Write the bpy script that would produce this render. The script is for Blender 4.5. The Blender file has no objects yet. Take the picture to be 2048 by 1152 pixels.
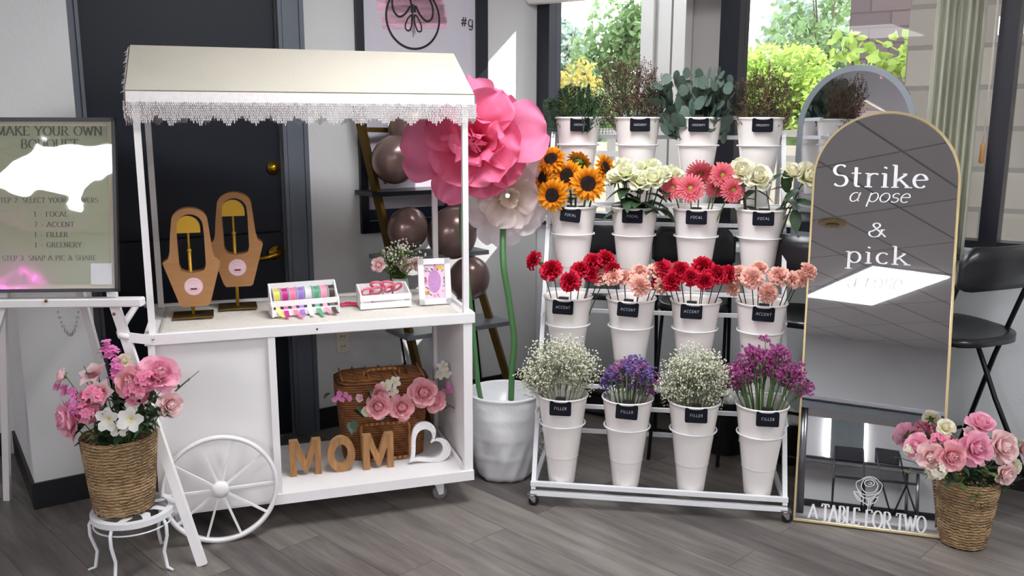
import bpy, math, random
from math import sin, cos, pi, radians as rad
from mathutils import Vector, Matrix, Quaternion
random.seed(7)
S = bpy.context.scene
COL = S.collection
# ------------------------------------------------------------------ camera
F_PX, PITCH, ROLL, CAM_H = 1762.0, 0.1875, 0.0024, 1.55
_R0 = Vector((1, 0, 0)); _U0 = Vector((0, sin(PITCH), cos(PITCH))); FWD = Vector((0, cos(PITCH), -sin(PITCH)))
RIGHT = _R0*cos(ROLL) + _U0*sin(ROLL); UP = _U0*cos(ROLL) - _R0*sin(ROLL)
cam_d = bpy.data.cameras.new('camera'); cam = bpy.data.objects.new('camera', cam_d); COL.objects.link(cam)
cam_d.sensor_width = 36; cam_d.lens = 36*F_PX/2048; cam_d.clip_start = .05; cam_d.clip_end = 400
m = Matrix.Identity(4)
for i in range(3):
    m[i][0] = RIGHT[i]; m[i][1] = UP[i]; m[i][2] = -FWD[i]
m[2][3] = CAM_H; cam.matrix_world = m
S.camera = cam
S.view_settings.view_transform = 'Standard'; S.view_settings.look = 'None'
S.view_settings.gamma = 1; S.view_settings.use_curve_mapping = False
S.view_settings.exposure = 0.6
# ------------------------------------------------------------------ sky
W = bpy.data.worlds.new('sky'); S.world = W; W.use_nodes = True
nt = W.node_tree; nt.nodes.clear()
wo = nt.nodes.new('ShaderNodeOutputWorld'); bg = nt.nodes.new('ShaderNodeBackground'); tc = nt.nodes.new('ShaderNodeTexCoord')
nz = nt.nodes.new('ShaderNodeTexNoise'); nz.inputs['Scale'].default_value = 2.2; nz.inputs['Detail'].default_value = 5
cr = nt.nodes.new('ShaderNodeValToRGB')
cr.color_ramp.elements[0].position = .4; cr.color_ramp.elements[0].color = (.72, .86, 1, 1)
cr.color_ramp.elements[1].position = .6; cr.color_ramp.elements[1].color = (.96, .98, 1, 1)
nt.links.new(tc.outputs['Generated'], nz.inputs['Vector']); nt.links.new(nz.outputs['Fac'], cr.inputs['Fac'])
nt.links.new(cr.outputs['Color'], bg.inputs['Color']); nt.links.new(bg.outputs['Background'], wo.inputs['Surface'])
bg.inputs['Strength'].default_value = 3.4
# ------------------------------------------------------------------ sun: azimuth from +Y clockwise, elevation
SUN_AZ, SUN_EL = rad(82), rad(35)
sd = bpy.data.lights.new('sun', 'SUN'); sd.energy = 6.3; sd.angle = rad(.5); sd.color = (1, .97, .92)
sun = bpy.data.objects.new('sun', sd); COL.objects.link(sun)
to_sun = Vector((sin(SUN_AZ)*cos(SUN_EL), cos(SUN_AZ)*cos(SUN_EL), sin(SUN_EL)))
sun.rotation_euler = to_sun.to_track_quat('Z', 'Y').to_euler(); sun.location = to_sun*20
PANEL_W = 15.6   # emission of the ceiling panels
# ------------------------------------------------------------------ frames of the place
def frame(x, y, a): return (x, y, a)
WALLF = (.139, 5.057, .6029)      # door wall: u runs to the corner (u<0 left of it), v outward
WINF = (.139, 5.057, -.637)       # window wall: u from the corner to the right, v outside
CARTF = (-1.2914, 3.0303, .3183)
RACKF = (.0847, 3.3897, -.1535)
def G(fr, u, v, z=0):
    c, s = cos(fr[2]), sin(fr[2]); return Vector((fr[0]+u*c-v*s, fr[1]+u*s+v*c, z))
def ray(px, py):
    X = px-1024; Y = py-576
    return RIGHT*X + FWD*F_PX - UP*Y
def at(fr, px, py, v=0):
    """point of the vertical plane v of a frame that the photo shows at px, py -> (u, v, z)"""
    d = ray(px, py); n = Vector((-sin(fr[2]), cos(fr[2]), 0)); b = G(fr, 0, v)
    t = n.dot(b - Vector((0, 0, 0)))/n.dot(d); p = Vector((0, 0, CAM_H)) + d*t
    dx, dy = p.x-fr[0], p.y-fr[1]; c, s = cos(fr[2]), sin(fr[2])
    return Vector((dx*c+dy*s, -dx*s+dy*c, p.z))
# ------------------------------------------------------------------ materials
def new_mat(name):
    m = bpy.data.materials.new(name); m.use_nodes = True; nt = m.node_tree
    return m, nt, nt.nodes['Principled BSDF'], nt.nodes['Material Output']
def srgb(c):
    return tuple(((x/255)/12.92 if x/255 <= .04045 else ((x/255+.055)/1.055)**2.4) for x in c) + (1,)
def vary(nt, base, col, amt, scale, coord='Object', stretch=None):
    tc = nt.nodes.new('ShaderNodeTexCoord'); nz = nt.nodes.new('ShaderNodeTexNoise')
    nz.inputs['Scale'].default_value = scale; nz.inputs['Detail'].default_value = 4
    v = tc.outputs[coord]
    if stretch:
        mp = nt.nodes.new('ShaderNodeMapping'); mp.inputs['Scale'].default_value = stretch
        nt.links.new(v, mp.inputs['Vector']); v = mp.outputs['Vector']
    nt.links.new(v, nz.inputs['Vector'])
    r = nt.nodes.new('ShaderNodeValToRGB')
    r.color_ramp.elements[0].position = .3; r.color_ramp.elements[1].position = .7
    r.color_ramp.elements[0].color = tuple(max(0, c*(1-amt)) for c in col[:3])+(1,)
    r.color_ramp.elements[1].color = tuple(min(1, c*(1+amt)) for c in col[:3])+(1,)
    nt.links.new(nz.outputs['Fac'], r.inputs['Fac']); nt.links.new(r.outputs['Color'], base)
    return nz
def mat(name, rgb, rough=.5, metal=0, amt=.06, scale=6, bump=0, bscale=40, spec=.5, coat=0, stretch=None, trans=0):
    m, nt, b, out = new_mat(name); c = srgb(rgb)
    b.inputs['Base Color'].default_value = c; b.inputs['Roughness'].default_value = rough
    b.inputs['Metallic'].default_value = metal; b.inputs['Specular IOR Level'].default_value = spec
    b.inputs['Coat Weight'].default_value = coat
    if amt: vary(nt, b.inputs['Base Color'], c, amt, scale, stretch=stretch)
    if bump:
        tc = nt.nodes.new('ShaderNodeTexCoord'); nz = nt.nodes.new('ShaderNodeTexNoise'); nz.inputs['Scale'].default_value = bscale
        nz.inputs['Detail'].default_value = 3
        bp = nt.nodes.new('ShaderNodeBump'); bp.inputs['Strength'].default_value = bump; bp.inputs['Distance'].default_value = .01
        nt.links.new(tc.outputs['Object'], nz.inputs['Vector']); nt.links.new(nz.outputs['Fac'], bp.inputs['Height'])
        nt.links.new(bp.outputs['Normal'], b.inputs['Normal'])
    if trans:
        t = nt.nodes.new('ShaderNodeBsdfTranslucent'); mx = nt.nodes.new('ShaderNodeMixShader'); mx.inputs[0].default_value = trans
        src = b.inputs['Base Color'].links
        if src: nt.links.new(src[0].from_socket, t.inputs['Color'])
        else: t.inputs['Color'].default_value = c
        nt.links.new(b.outputs[0], mx.inputs[1]); nt.links.new(t.outputs[0], mx.inputs[2]); nt.links.new(mx.outputs[0], out.inputs['Surface'])
    return m
def petal_mat(name, inner, outer, r0, r1, trans=.3, rough=.6):
    """petals whose own colour goes from the heart of the bloom (inner) to the rim (outer)"""
    m, nt, b, out = new_mat(name)
    tc = nt.nodes.new('ShaderNodeTexCoord'); ln = nt.nodes.new('ShaderNodeVectorMath'); ln.operation = 'LENGTH'
    mr = nt.nodes.new('ShaderNodeMapRange'); mr.inputs['From Min'].default_value = r0; mr.inputs['From Max'].default_value = r1
    nz = nt.nodes.new('ShaderNodeTexNoise'); nz.inputs['Scale'].default_value = 40
    ad = nt.nodes.new('ShaderNodeMath'); ad.operation = 'MULTIPLY_ADD'; ad.inputs[1].default_value = .5; 
    r = nt.nodes.new('ShaderNodeValToRGB'); r.color_ramp.elements[0].color = srgb(inner); r.color_ramp.elements[1].color = srgb(outer)
    L = nt.links.new
    L(tc.outputs['Object'], ln.inputs[0]); L(ln.outputs['Value'], mr.inputs['Value']); L(tc.outputs['Object'], nz.inputs['Vector'])
    sb = nt.nodes.new('ShaderNodeMath'); sb.operation = 'SUBTRACT'; sb.inputs[1].default_value = .5; L(nz.outputs['Fac'], sb.inputs[0])
    L(sb.outputs[0], ad.inputs[0]); L(mr.outputs[0], ad.inputs[2]); L(ad.outputs[0], r.inputs['Fac']); L(r.outputs['Color'], b.inputs['Base Color'])
    b.inputs['Roughness'].default_value = rough; b.inputs['Specular IOR Level'].default_value = .25
    t = nt.nodes.new('ShaderNodeBsdfTranslucent'); mx = nt.nodes.new('ShaderNodeMixShader'); mx.inputs[0].default_value = trans
    L(r.outputs['Color'], t.inputs['Color']); L(b.outputs[0], mx.inputs[1]); L(t.outputs[0], mx.inputs[2]); L(mx.outputs[0], out.inputs['Surface'])
    return m
def emit(name, rgb, strength):
    m, nt, b, out = new_mat(name); b.inputs['Base Color'].default_value = srgb(rgb)
    b.inputs['Emission Color'].default_value = srgb(rgb); b.inputs['Emission Strength'].default_value = strength; return m
def stripes_mat(name, dark, light, axis, freq, rough=.8, bump=.6, dist=3, amt=.15, noise=30, second=None):
    """rope / wicker: strands wound along an axis"""
    m, nt, b, out = new_mat(name); L = nt.links.new
    tc = nt.nodes.new('ShaderNodeTexCoord'); wv = nt.nodes.new('ShaderNodeTexWave'); wv.bands_direction = axis
    wv.inputs['Scale'].default_value = freq; wv.inputs['Distortion'].default_value = dist; wv.inputs['Detail'].default_value = 3; wv.inputs['Detail Scale'].default_value = 2
    L(tc.outputs['Object'], wv.inputs['Vector']); h = wv.outputs['Fac']
    if second:
        w2 = nt.nodes.new('ShaderNodeTexWave'); w2.bands_direction = second[0]; w2.inputs['Scale'].default_value = second[1]; w2.inputs['Distortion'].default_value = 1
        L(tc.outputs['Object'], w2.inputs['Vector']); mm = nt.nodes.new('ShaderNodeMath'); mm.operation = 'MULTIPLY'
        a2 = nt.nodes.new('ShaderNodeMath'); a2.operation = 'MULTIPLY_ADD'; a2.inputs[1].default_value = .5; a2.inputs[2].default_value = .5
        L(w2.outputs['Fac'], a2.inputs[0]); L(h, mm.inputs[0]); L(a2.outputs[0], mm.inputs[1]); h = mm.outputs[0]
    nz = nt.nodes.new('ShaderNodeTexNoise'); nz.inputs['Scale'].default_value = noise; L(tc.outputs['Object'], nz.inputs['Vector'])
    ad = nt.nodes.new('ShaderNodeMath'); ad.operation = 'MULTIPLY_ADD'; ad.inputs[1].default_value = .6; L(nz.outputs['Fac'], ad.inputs[0])
    hm = nt.nodes.new('ShaderNodeMath'); hm.operation = 'MULTIPLY'; hm.inputs[1].default_value = .55; L(h, hm.inputs[0]); L(hm.outputs[0], ad.inputs[2])
    r = nt.nodes.new('ShaderNodeValToRGB'); r.color_ramp.elements[0].position = .2; r.color_ramp.elements[1].position = .75
    r.color_ramp.elements[0].color = srgb(dark); r.color_ramp.elements[1].color = srgb(light)
    L(ad.outputs[0], r.inputs['Fac']); L(r.outputs['Color'], b.inputs['Base Color']); b.inputs['Roughness'].default_value = rough
    bp = nt.nodes.new('ShaderNodeBump'); bp.inputs['Strength'].default_value = bump; bp.inputs['Distance'].default_value = .006
    L(h, bp.inputs['Height']); L(bp.outputs['Normal'], b.inputs['Normal'])
    return m
def floor_mat():
    m, nt, b, out = new_mat('vinyl_planks'); L = nt.links.new
    tc = nt.nodes.new('ShaderNodeTexCoord'); mp = nt.nodes.new('ShaderNodeMapping'); mp.inputs['Rotation'].default_value = (0, 0, .153)
    L(tc.outputs['Object'], mp.inputs['Vector'])
    bk = nt.nodes.new('ShaderNodeTexBrick'); bk.inputs['Scale'].default_value = 1; bk.inputs['Brick Width'].default_value = 1.22; bk.inputs['Row Height'].default_value = .18
    bk.inputs['Mortar Size'].default_value = .0012; bk.offset = .37; bk.inputs['Color1'].default_value = (0, 0, 0, 1); bk.inputs['Color2'].default_value = (1, 1, 1, 1)
    bk.inputs['Mortar'].default_value = (.2, .2, .2, 1); L(mp.outputs['Vector'], bk.inputs['Vector'])
    # grain, offset per plank
    mp2 = nt.nodes.new('ShaderNodeMapping'); mp2.inputs['Scale'].default_value = (1.3, 13, 1); L(mp.outputs['Vector'], mp2.inputs['Vector'])
    ad = nt.nodes.new('ShaderNodeVectorMath'); ad.operation = 'ADD'; sc = nt.nodes.new('ShaderNodeVectorMath'); sc.operation = 'SCALE'; sc.inputs['Scale'].default_value = 9
    L(bk.outputs['Color'], sc.inputs[0]); L(mp2.outputs['Vector'], ad.inputs[0]); L(sc.outputs[0], ad.inputs[1])
    nz = nt.nodes.new('ShaderNodeTexNoise'); nz.inputs['Scale'].default_value = 1.6; nz.inputs['Detail'].default_value = 7; nz.inputs['Roughness'].default_value = .65
    L(ad.outputs[0], nz.inputs['Vector'])
    mx = nt.nodes.new('ShaderNodeMath'); mx.operation = 'MULTIPLY_ADD'; mx.inputs[1].default_value = .32
    L(bk.outputs['Color'], mx.inputs[0]); L(nz.outputs['Fac'], mx.inputs[2])
    r = nt.nodes.new('ShaderNodeValToRGB'); e = r.color_ramp.elements
    e[0].position = .3; e[0].color = srgb((62, 57, 55)); e[1].position = .92; e[1].color = srgb((138, 130, 124))
    n = r.color_ramp.elements.new(.55); n.color = srgb((94, 88, 85))
    L(mx.outputs[0], r.inputs['Fac'])
    mm = nt.nodes.new('ShaderNodeMix'); mm.data_type = 'RGBA'; L(bk.outputs['Fac'], mm.inputs['Factor']); L(r.outputs['Color'], mm.inputs[6]); mm.inputs[7].default_value = srgb((48, 44, 42))
    L(mm.outputs[2], b.inputs['Base Color'])
    b.inputs['Roughness'].default_value = .34; b.inputs['Specular IOR Level'].default_value = .55
    bp = nt.nodes.new('ShaderNodeBump'); bp.inputs['Strength'].default_value = .12; bp.inputs['Distance'].default_value = .004
    L(nz.outputs['Fac'], bp.inputs['Height']); L(bp.outputs['Normal'], b.inputs['Normal'])
    return m
def brick_mat(name, c1, c2, mortar, bw, rh, ms, rough=.85, rot=(pi/2, 0, 0), bump=.5):
    m, nt, b, out = new_mat(name); L = nt.links.new
    tc = nt.nodes.new('ShaderNodeTexCoord'); mp = nt.nodes.new('ShaderNodeMapping'); mp.inputs['Rotation'].default_value = rot
    L(tc.outputs['Object'], mp.inputs['Vector']); bk = nt.nodes.new('ShaderNodeTexBrick'); bk.inputs['Scale'].default_value = 1
    bk.inputs['Brick Width'].default_value = bw; bk.inputs['Row Height'].default_value = rh; bk.inputs['Mortar Size'].default_value = ms
    bk.inputs['Color1'].default_value = srgb(c1); bk.inputs['Color2'].default_value = srgb(c2); bk.inputs['Mortar'].default_value = srgb(mortar)
    L(mp.outputs[0], bk.inputs['Vector']); L(bk.outputs['Color'], b.inputs['Base Color']); b.inputs['Roughness'].default_value = rough
    bp = nt.nodes.new('ShaderNodeBump'); bp.inputs['Strength'].default_value = bump; bp.inputs['Distance'].default_value = .01; bp.invert = True
    L(bk.outputs['Fac'], bp.inputs['Height']); L(bp.outputs['Normal'], b.inputs['Normal'])
    return m
def grid_ceiling():
    m = brick_mat('ceiling_tiles', (212, 210, 210), (205, 203, 204), (150, 148, 148), 1.22, .61, .012, rough=.9, rot=(0, 0, .637), bump=.4)
    m.node_tree.nodes['Brick Texture'].offset = 0
    return m
def glass_mat(name='window_glass', tint=(1, 1, 1)):
    m, nt, b, out = new_mat(name); nt.nodes.remove(b); L = nt.links.new
    t = nt.nodes.new('ShaderNodeBsdfTransparent'); t.inputs['Color'].default_value = tint+(1,)
    g = nt.nodes.new('ShaderNodeBsdfGlossy'); g.inputs['Roughness'].default_value = .01
    lw = nt.nodes.new('ShaderNodeLayerWeight'); pw = nt.nodes.new('ShaderNodeMath'); pw.operation = 'POWER'; pw.inputs[1].default_value = 4; L(lw.outputs['Facing'], pw.inputs[0])
    fr = nt.nodes.new('ShaderNodeMath'); fr.operation = 'MULTIPLY_ADD'; fr.inputs[1].default_value = .6; fr.inputs[2].default_value = .035; L(pw.outputs[0], fr.inputs[0])
    mx = nt.nodes.new('ShaderNodeMixShader'); L(fr.outputs[0], mx.inputs[0]); L(t.outputs[0], mx.inputs[1]); L(g.outputs[0], mx.inputs[2])
    L(mx.outputs[0], out.inputs['Surface']); return m
M = {}
M['floor'] = floor_mat()
M['wall'] = mat('painted_wall', (208, 208, 208), .85, amt=.03, scale=1.5, bump=.15, bscale=90)
M['lowwall'] = mat('painted_low_wall', (226, 230, 232), .8, amt=.03, scale=1.5, bump=.15, bscale=90)
M['ceil'] = grid_ceiling()
M['black_base'] = mat('black_baseboard', (22, 22, 26), .45, amt=.1)
M['navy'] = mat('navy_door_paint', (22, 27, 38), .5, spec=.3, amt=.08, scale=2)
M['trimgrey'] = mat('grey_trim_paint', (92, 98, 108), .45, amt=.05, scale=3)
M['frame_black'] = mat('black_window_frame', (24, 28, 38), .35, amt=.1)
M['sill'] = mat('sill_white', (205, 208, 208), .4, amt=.04)
M['glass'] = glass_mat()
M['white'] = mat('white_painted_wood', (241, 238, 238), .42, amt=.025, scale=4, bump=.04, bscale=25)
M['white_metal'] = mat('white_powder_coat', (232, 233, 236), .35, amt=.02)
M['enamel'] = mat('white_enamel', (244, 238, 235), .22, amt=.02, scale=3, coat=.4)
M['fabric'] = mat('canopy_fabric', (192, 186, 172), .9, amt=.03, scale=3, bump=.2, bscale=150, trans=.12)
M['lace'] = mat('lace_thread', (228, 222, 222), .9, amt=.05, scale=60)
M['runner'] = mat('lace_runner', (230, 224, 214), .95, amt=.06, scale=70, bump=.6, bscale=220)
M['gold'] = mat('brass', (190, 148, 50), .28, 1, amt=.1)
M['goldpaint'] = mat('gold_paint', (205, 160, 48), .4, .4, amt=.05)
M['darkgold'] = mat('bronze_rail', (122, 98, 52), .38, .85, amt=.15, scale=8)
M['kraft'] = mat('kraft_card', (170, 122, 78), .8, amt=.06, scale=14, stretch=(1, 1, 6))
M['kraft_in'] = mat('kraft_card_side', (150, 100, 56), .85, amt=.05)
M['pinksticker'] = mat('pink_sticker', (238, 206, 214), .5, amt=.03)
M['stickerline'] = mat('sticker_print', (196, 148, 160), .5, amt=0)
M['stickerdark'] = mat('sticker_print_dark', (128, 66, 82), .5, amt=0)
M['black'] = mat('black_plastic', (20, 21, 25), .35, amt=.1)
M['blackmetal'] = mat('black_metal', (32, 33, 37), .3, .6, amt=.1)
M['chalk'] = mat('chalkboard', (20, 22, 30), .85, spec=.15, amt=.12, scale=20)
M['chalkline'] = mat('chalk_writing', (190, 192, 200), .9, amt=.1, scale=200)
M['rubber'] = mat('grey_rubber', (120, 118, 120), .5, amt=.05)
M['chrome'] = mat('chrome', (205, 208, 212), .15, 1, amt=0)
M['steel'] = mat('brushed_steel', (150, 152, 156), .3, 1, amt=.05)
M['greycap'] = mat('grey_metal_shelf', (140, 146, 152), .35, .6, amt=.05)
M['balloon'] = mat('brown_chrome_balloon', (142, 118, 112), .25, .5, amt=.06, scale=3)
M['stem'] = mat('stem_green', (84, 112, 66), .55, amt=.15, scale=30)
M['stemdark'] = mat('stem_dark_green', (58, 74, 46), .6, amt=.2, scale=30)
M['giantstem'] = mat('giant_stem_green', (74, 122, 72), .4, amt=.1, scale=5)
M['leaf'] = mat('leaf_green', (50, 76, 48), .5, amt=.3, scale=25, trans=.2)
M['leaflight'] = mat('leaf_fresh_green', (112, 140, 72), .55, amt=.3, scale=25, trans=.3)
M['fern'] = mat('fern_green', (54, 80, 52), .55, amt=.3, scale=25, trans=.2)
M['euca'] = mat('eucalyptus_leaf', (88, 108, 96), .6, amt=.2, scale=20, trans=.15)
M['brownsprig'] = mat('brown_sprig', (84, 68, 50), .8, amt=.3, scale=30)
M['brownbud'] = mat('brown_bud', (118, 88, 74), .8, amt=.35, scale=60)
M['greensprig'] = mat('green_sprig', (78, 92, 56), .8, amt=.3, scale=30, trans=.2)
M['gyp'] = mat('gypsophila_white', (246, 244, 228), .8, amt=.06, scale=80, trans=.25)
M['gypstem'] = mat('gypsophila_stem', (128, 140, 92), .7, amt=.15, scale=40)
M['statblue'] = mat('statice_violet', (140, 116, 186), .8, amt=.2, scale=70, trans=.2)
M['statpurp'] = mat('statice_purple', (172, 104, 160), .8, amt=.2, scale=70, trans=.2)
M['statmag'] = mat('statice_magenta', (190, 92, 158), .8, amt=.2, scale=70, trans=.2)
M['sunpetal'] = petal_mat('sunflower_petal', (214, 118, 14), (250, 176, 28), .04, .09)
M['sundisc'] = mat('sunflower_disc', (44, 26, 20), .95, amt=.5, scale=160, bump=1, bscale=300)
M['sepal'] = mat('sepal_green', (92, 122, 52), .6, amt=.2, scale=40, trans=.2)
M['roseW'] = petal_mat('rose_cream', (232, 234, 160), (248, 248, 226), .008, .036)
M['roseW2'] = petal_mat('rose_ivory', (244, 234, 172), (246, 244, 226), .008, .036)
M['gerb'] = petal_mat('gerbera_pink', (222, 86, 106), (246, 146, 154), .015, .055)
M['gerbc'] = mat('gerbera_eye', (190, 186, 84), .8, amt=.25, scale=200, bump=1, bscale=400)
M['carnR'] = petal_mat('carnation_red', (140, 4, 28), (208, 22, 56), .008, .036, trans=.2)
M['carnP'] = petal_mat('carnation_peach', (242, 152, 130), (254, 208, 194), .008, .036)
M['pinkrose'] = petal_mat('silk_rose_pink', (218, 72, 104), (248, 190, 198), .006, .034)
M['palepink'] = petal_mat('silk_rose_pale', (240, 156, 170), (252, 224, 224), .006, .036)
M['hotpink'] = petal_mat('silk_pink', (236, 112, 156), (250, 186, 208), .0, .034)
M['silkwhite'] = petal_mat('silk_white', (236, 226, 160), (246, 244, 240), .0, .016)
M['lilac'] = petal_mat('silk_lilac', (238, 130, 200), (244, 176, 222), .0, .03)
M['giantpink'] = petal_mat('giant_paper_pink', (236, 92, 134), (243, 140, 178), .05, .26, trans=.35)
M['giantwhite'] = petal_mat('giant_paper_white', (240, 226, 206), (240, 230, 236), .03, .2, trans=.4)
M['rope'] = stripes_mat('seagrass_rope', (104, 76, 48), (192, 160, 118), 'Z', 28, dist=5, bump=.9)
M['wicker'] = stripes_mat('wicker', (78, 42, 20), (174, 112, 62), 'Z', 30, dist=1.2, bump=1, second=('DIAGONAL', 12), noise=20)
M['wickerrim'] = stripes_mat('wicker_rim', (100, 58, 28), (186, 128, 76), 'X', 14, dist=1, bump=.8)
M['letterwood'] = mat('letter_wood', (160, 116, 72), .7, amt=.3, scale=9, stretch=(6, 6, 1), bump=.3)
M['letteredge'] = mat('letter_edge', (190, 152, 108), .75, amt=.1, scale=10)
M['pinkplastic'] = mat('pink_plastic', (232, 120, 142), .3, amt=.03)
M['hotclip'] = mat('hot_pink_plastic', (226, 50, 104), .3, amt=.03)
M['mirror'] = mat('mirror_silver', (226, 226, 230), .012, 1, amt=0)
M['goldframe'] = mat('pale_gold_frame', (214, 192, 140), .32, .7, amt=.05)
M['vinylwhite'] = mat('white_vinyl', (232, 232, 236), .5, amt=0)
M['signpaper'] = mat('sage_paper', (168, 174, 142), .6, amt=.05, scale=2)
M['signcream'] = mat('cream_border', (214, 206, 180), .5, amt=.03)
M['signink'] = mat('sign_ink', (72, 84, 66), .6, amt=.1, scale=20)
M['posterpaper'] = mat('poster_vinyl', (204, 200, 210), .4, amt=.03, scale=2)
M['posterpink'] = mat('poster_pink', (222, 178, 196), .5, amt=.25, scale=14, stretch=(1, 1, 5))
M['ink'] = mat('black_ink', (22, 22, 26), .5, amt=0)
M['bluestrip'] = mat('navy_strip', (36, 46, 76), .5, amt=.1)
M['plasticwrap'] = mat('white_plastic_pail', (238, 238, 240), .3, amt=.02, scale=5, bump=.6, bscale=14, coat=.2, trans=.15)
M['rug'] = mat('rolled_mat_grey', (150, 142, 132), .9, amt=.12, scale=20, bump=.2)
M['ivory'] = mat('ivory_plastic', (222, 216, 200), .4, amt=.02)
M['curtain'] = mat('curtain_cloth', (232, 232, 222), .9, amt=.04, scale=5, trans=.5)
M['wood'] = mat('light_wood', (190, 140, 84), .6, amt=.1, scale=20)
M['leather'] = mat('black_vinyl_seat', (30, 30, 34), .28, amt=.1, scale=8, bump=.05)
M['brick'] = brick_mat('beige_brick', (196, 188, 176), (178, 170, 160), (156, 150, 142), .4, .19, .012)
M['darkbrick'] = brick_mat('brown_shingle', (92, 78, 78), (80, 68, 70), (68, 58, 60), .34, .13, .008)
M['extwhite'] = mat('outside_white_paint', (176, 172, 168), .7, amt=.04, scale=2)
M['extbeige'] = mat('outside_beige', (190, 178, 160), .9, amt=.1, scale=2)
M['treeA'] = mat('tree_leaf_bright', (164, 188, 96), .6, amt=.3, scale=3, trans=.45)  # tree greens A to C paled, haze put into the leaf colour
M['treeB'] = mat('tree_leaf_mid', (120, 146, 98), .6, amt=.3, scale=3, trans=.4)
M['treeC'] = mat('tree_leaf_grey', (146, 162, 148), .6, amt=.3, scale=3, trans=.4)
M['treeD'] = mat('tree_leaf_amber', (176, 160, 80), .6, amt=.4, scale=3, trans=.4)
M['bark'] = mat('bark', (90, 76, 64), .9, amt=.2)
M['paperwhite'] = mat('paper_white', (236, 236, 238), .7, amt=.02)
M['darktop'] = mat('dark_table_top', (52, 52, 56), .4, amt=.05)
M['tabletop'] = mat('grey_table_top', (168, 168, 172), .35, amt=.04)
M['ventbeige'] = mat('vent_beige', (190, 168, 116), .6, amt=.05)
M['plaid'] = mat('checked_cloth', (150, 160, 176), .9, amt=.5, scale=60)
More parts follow.
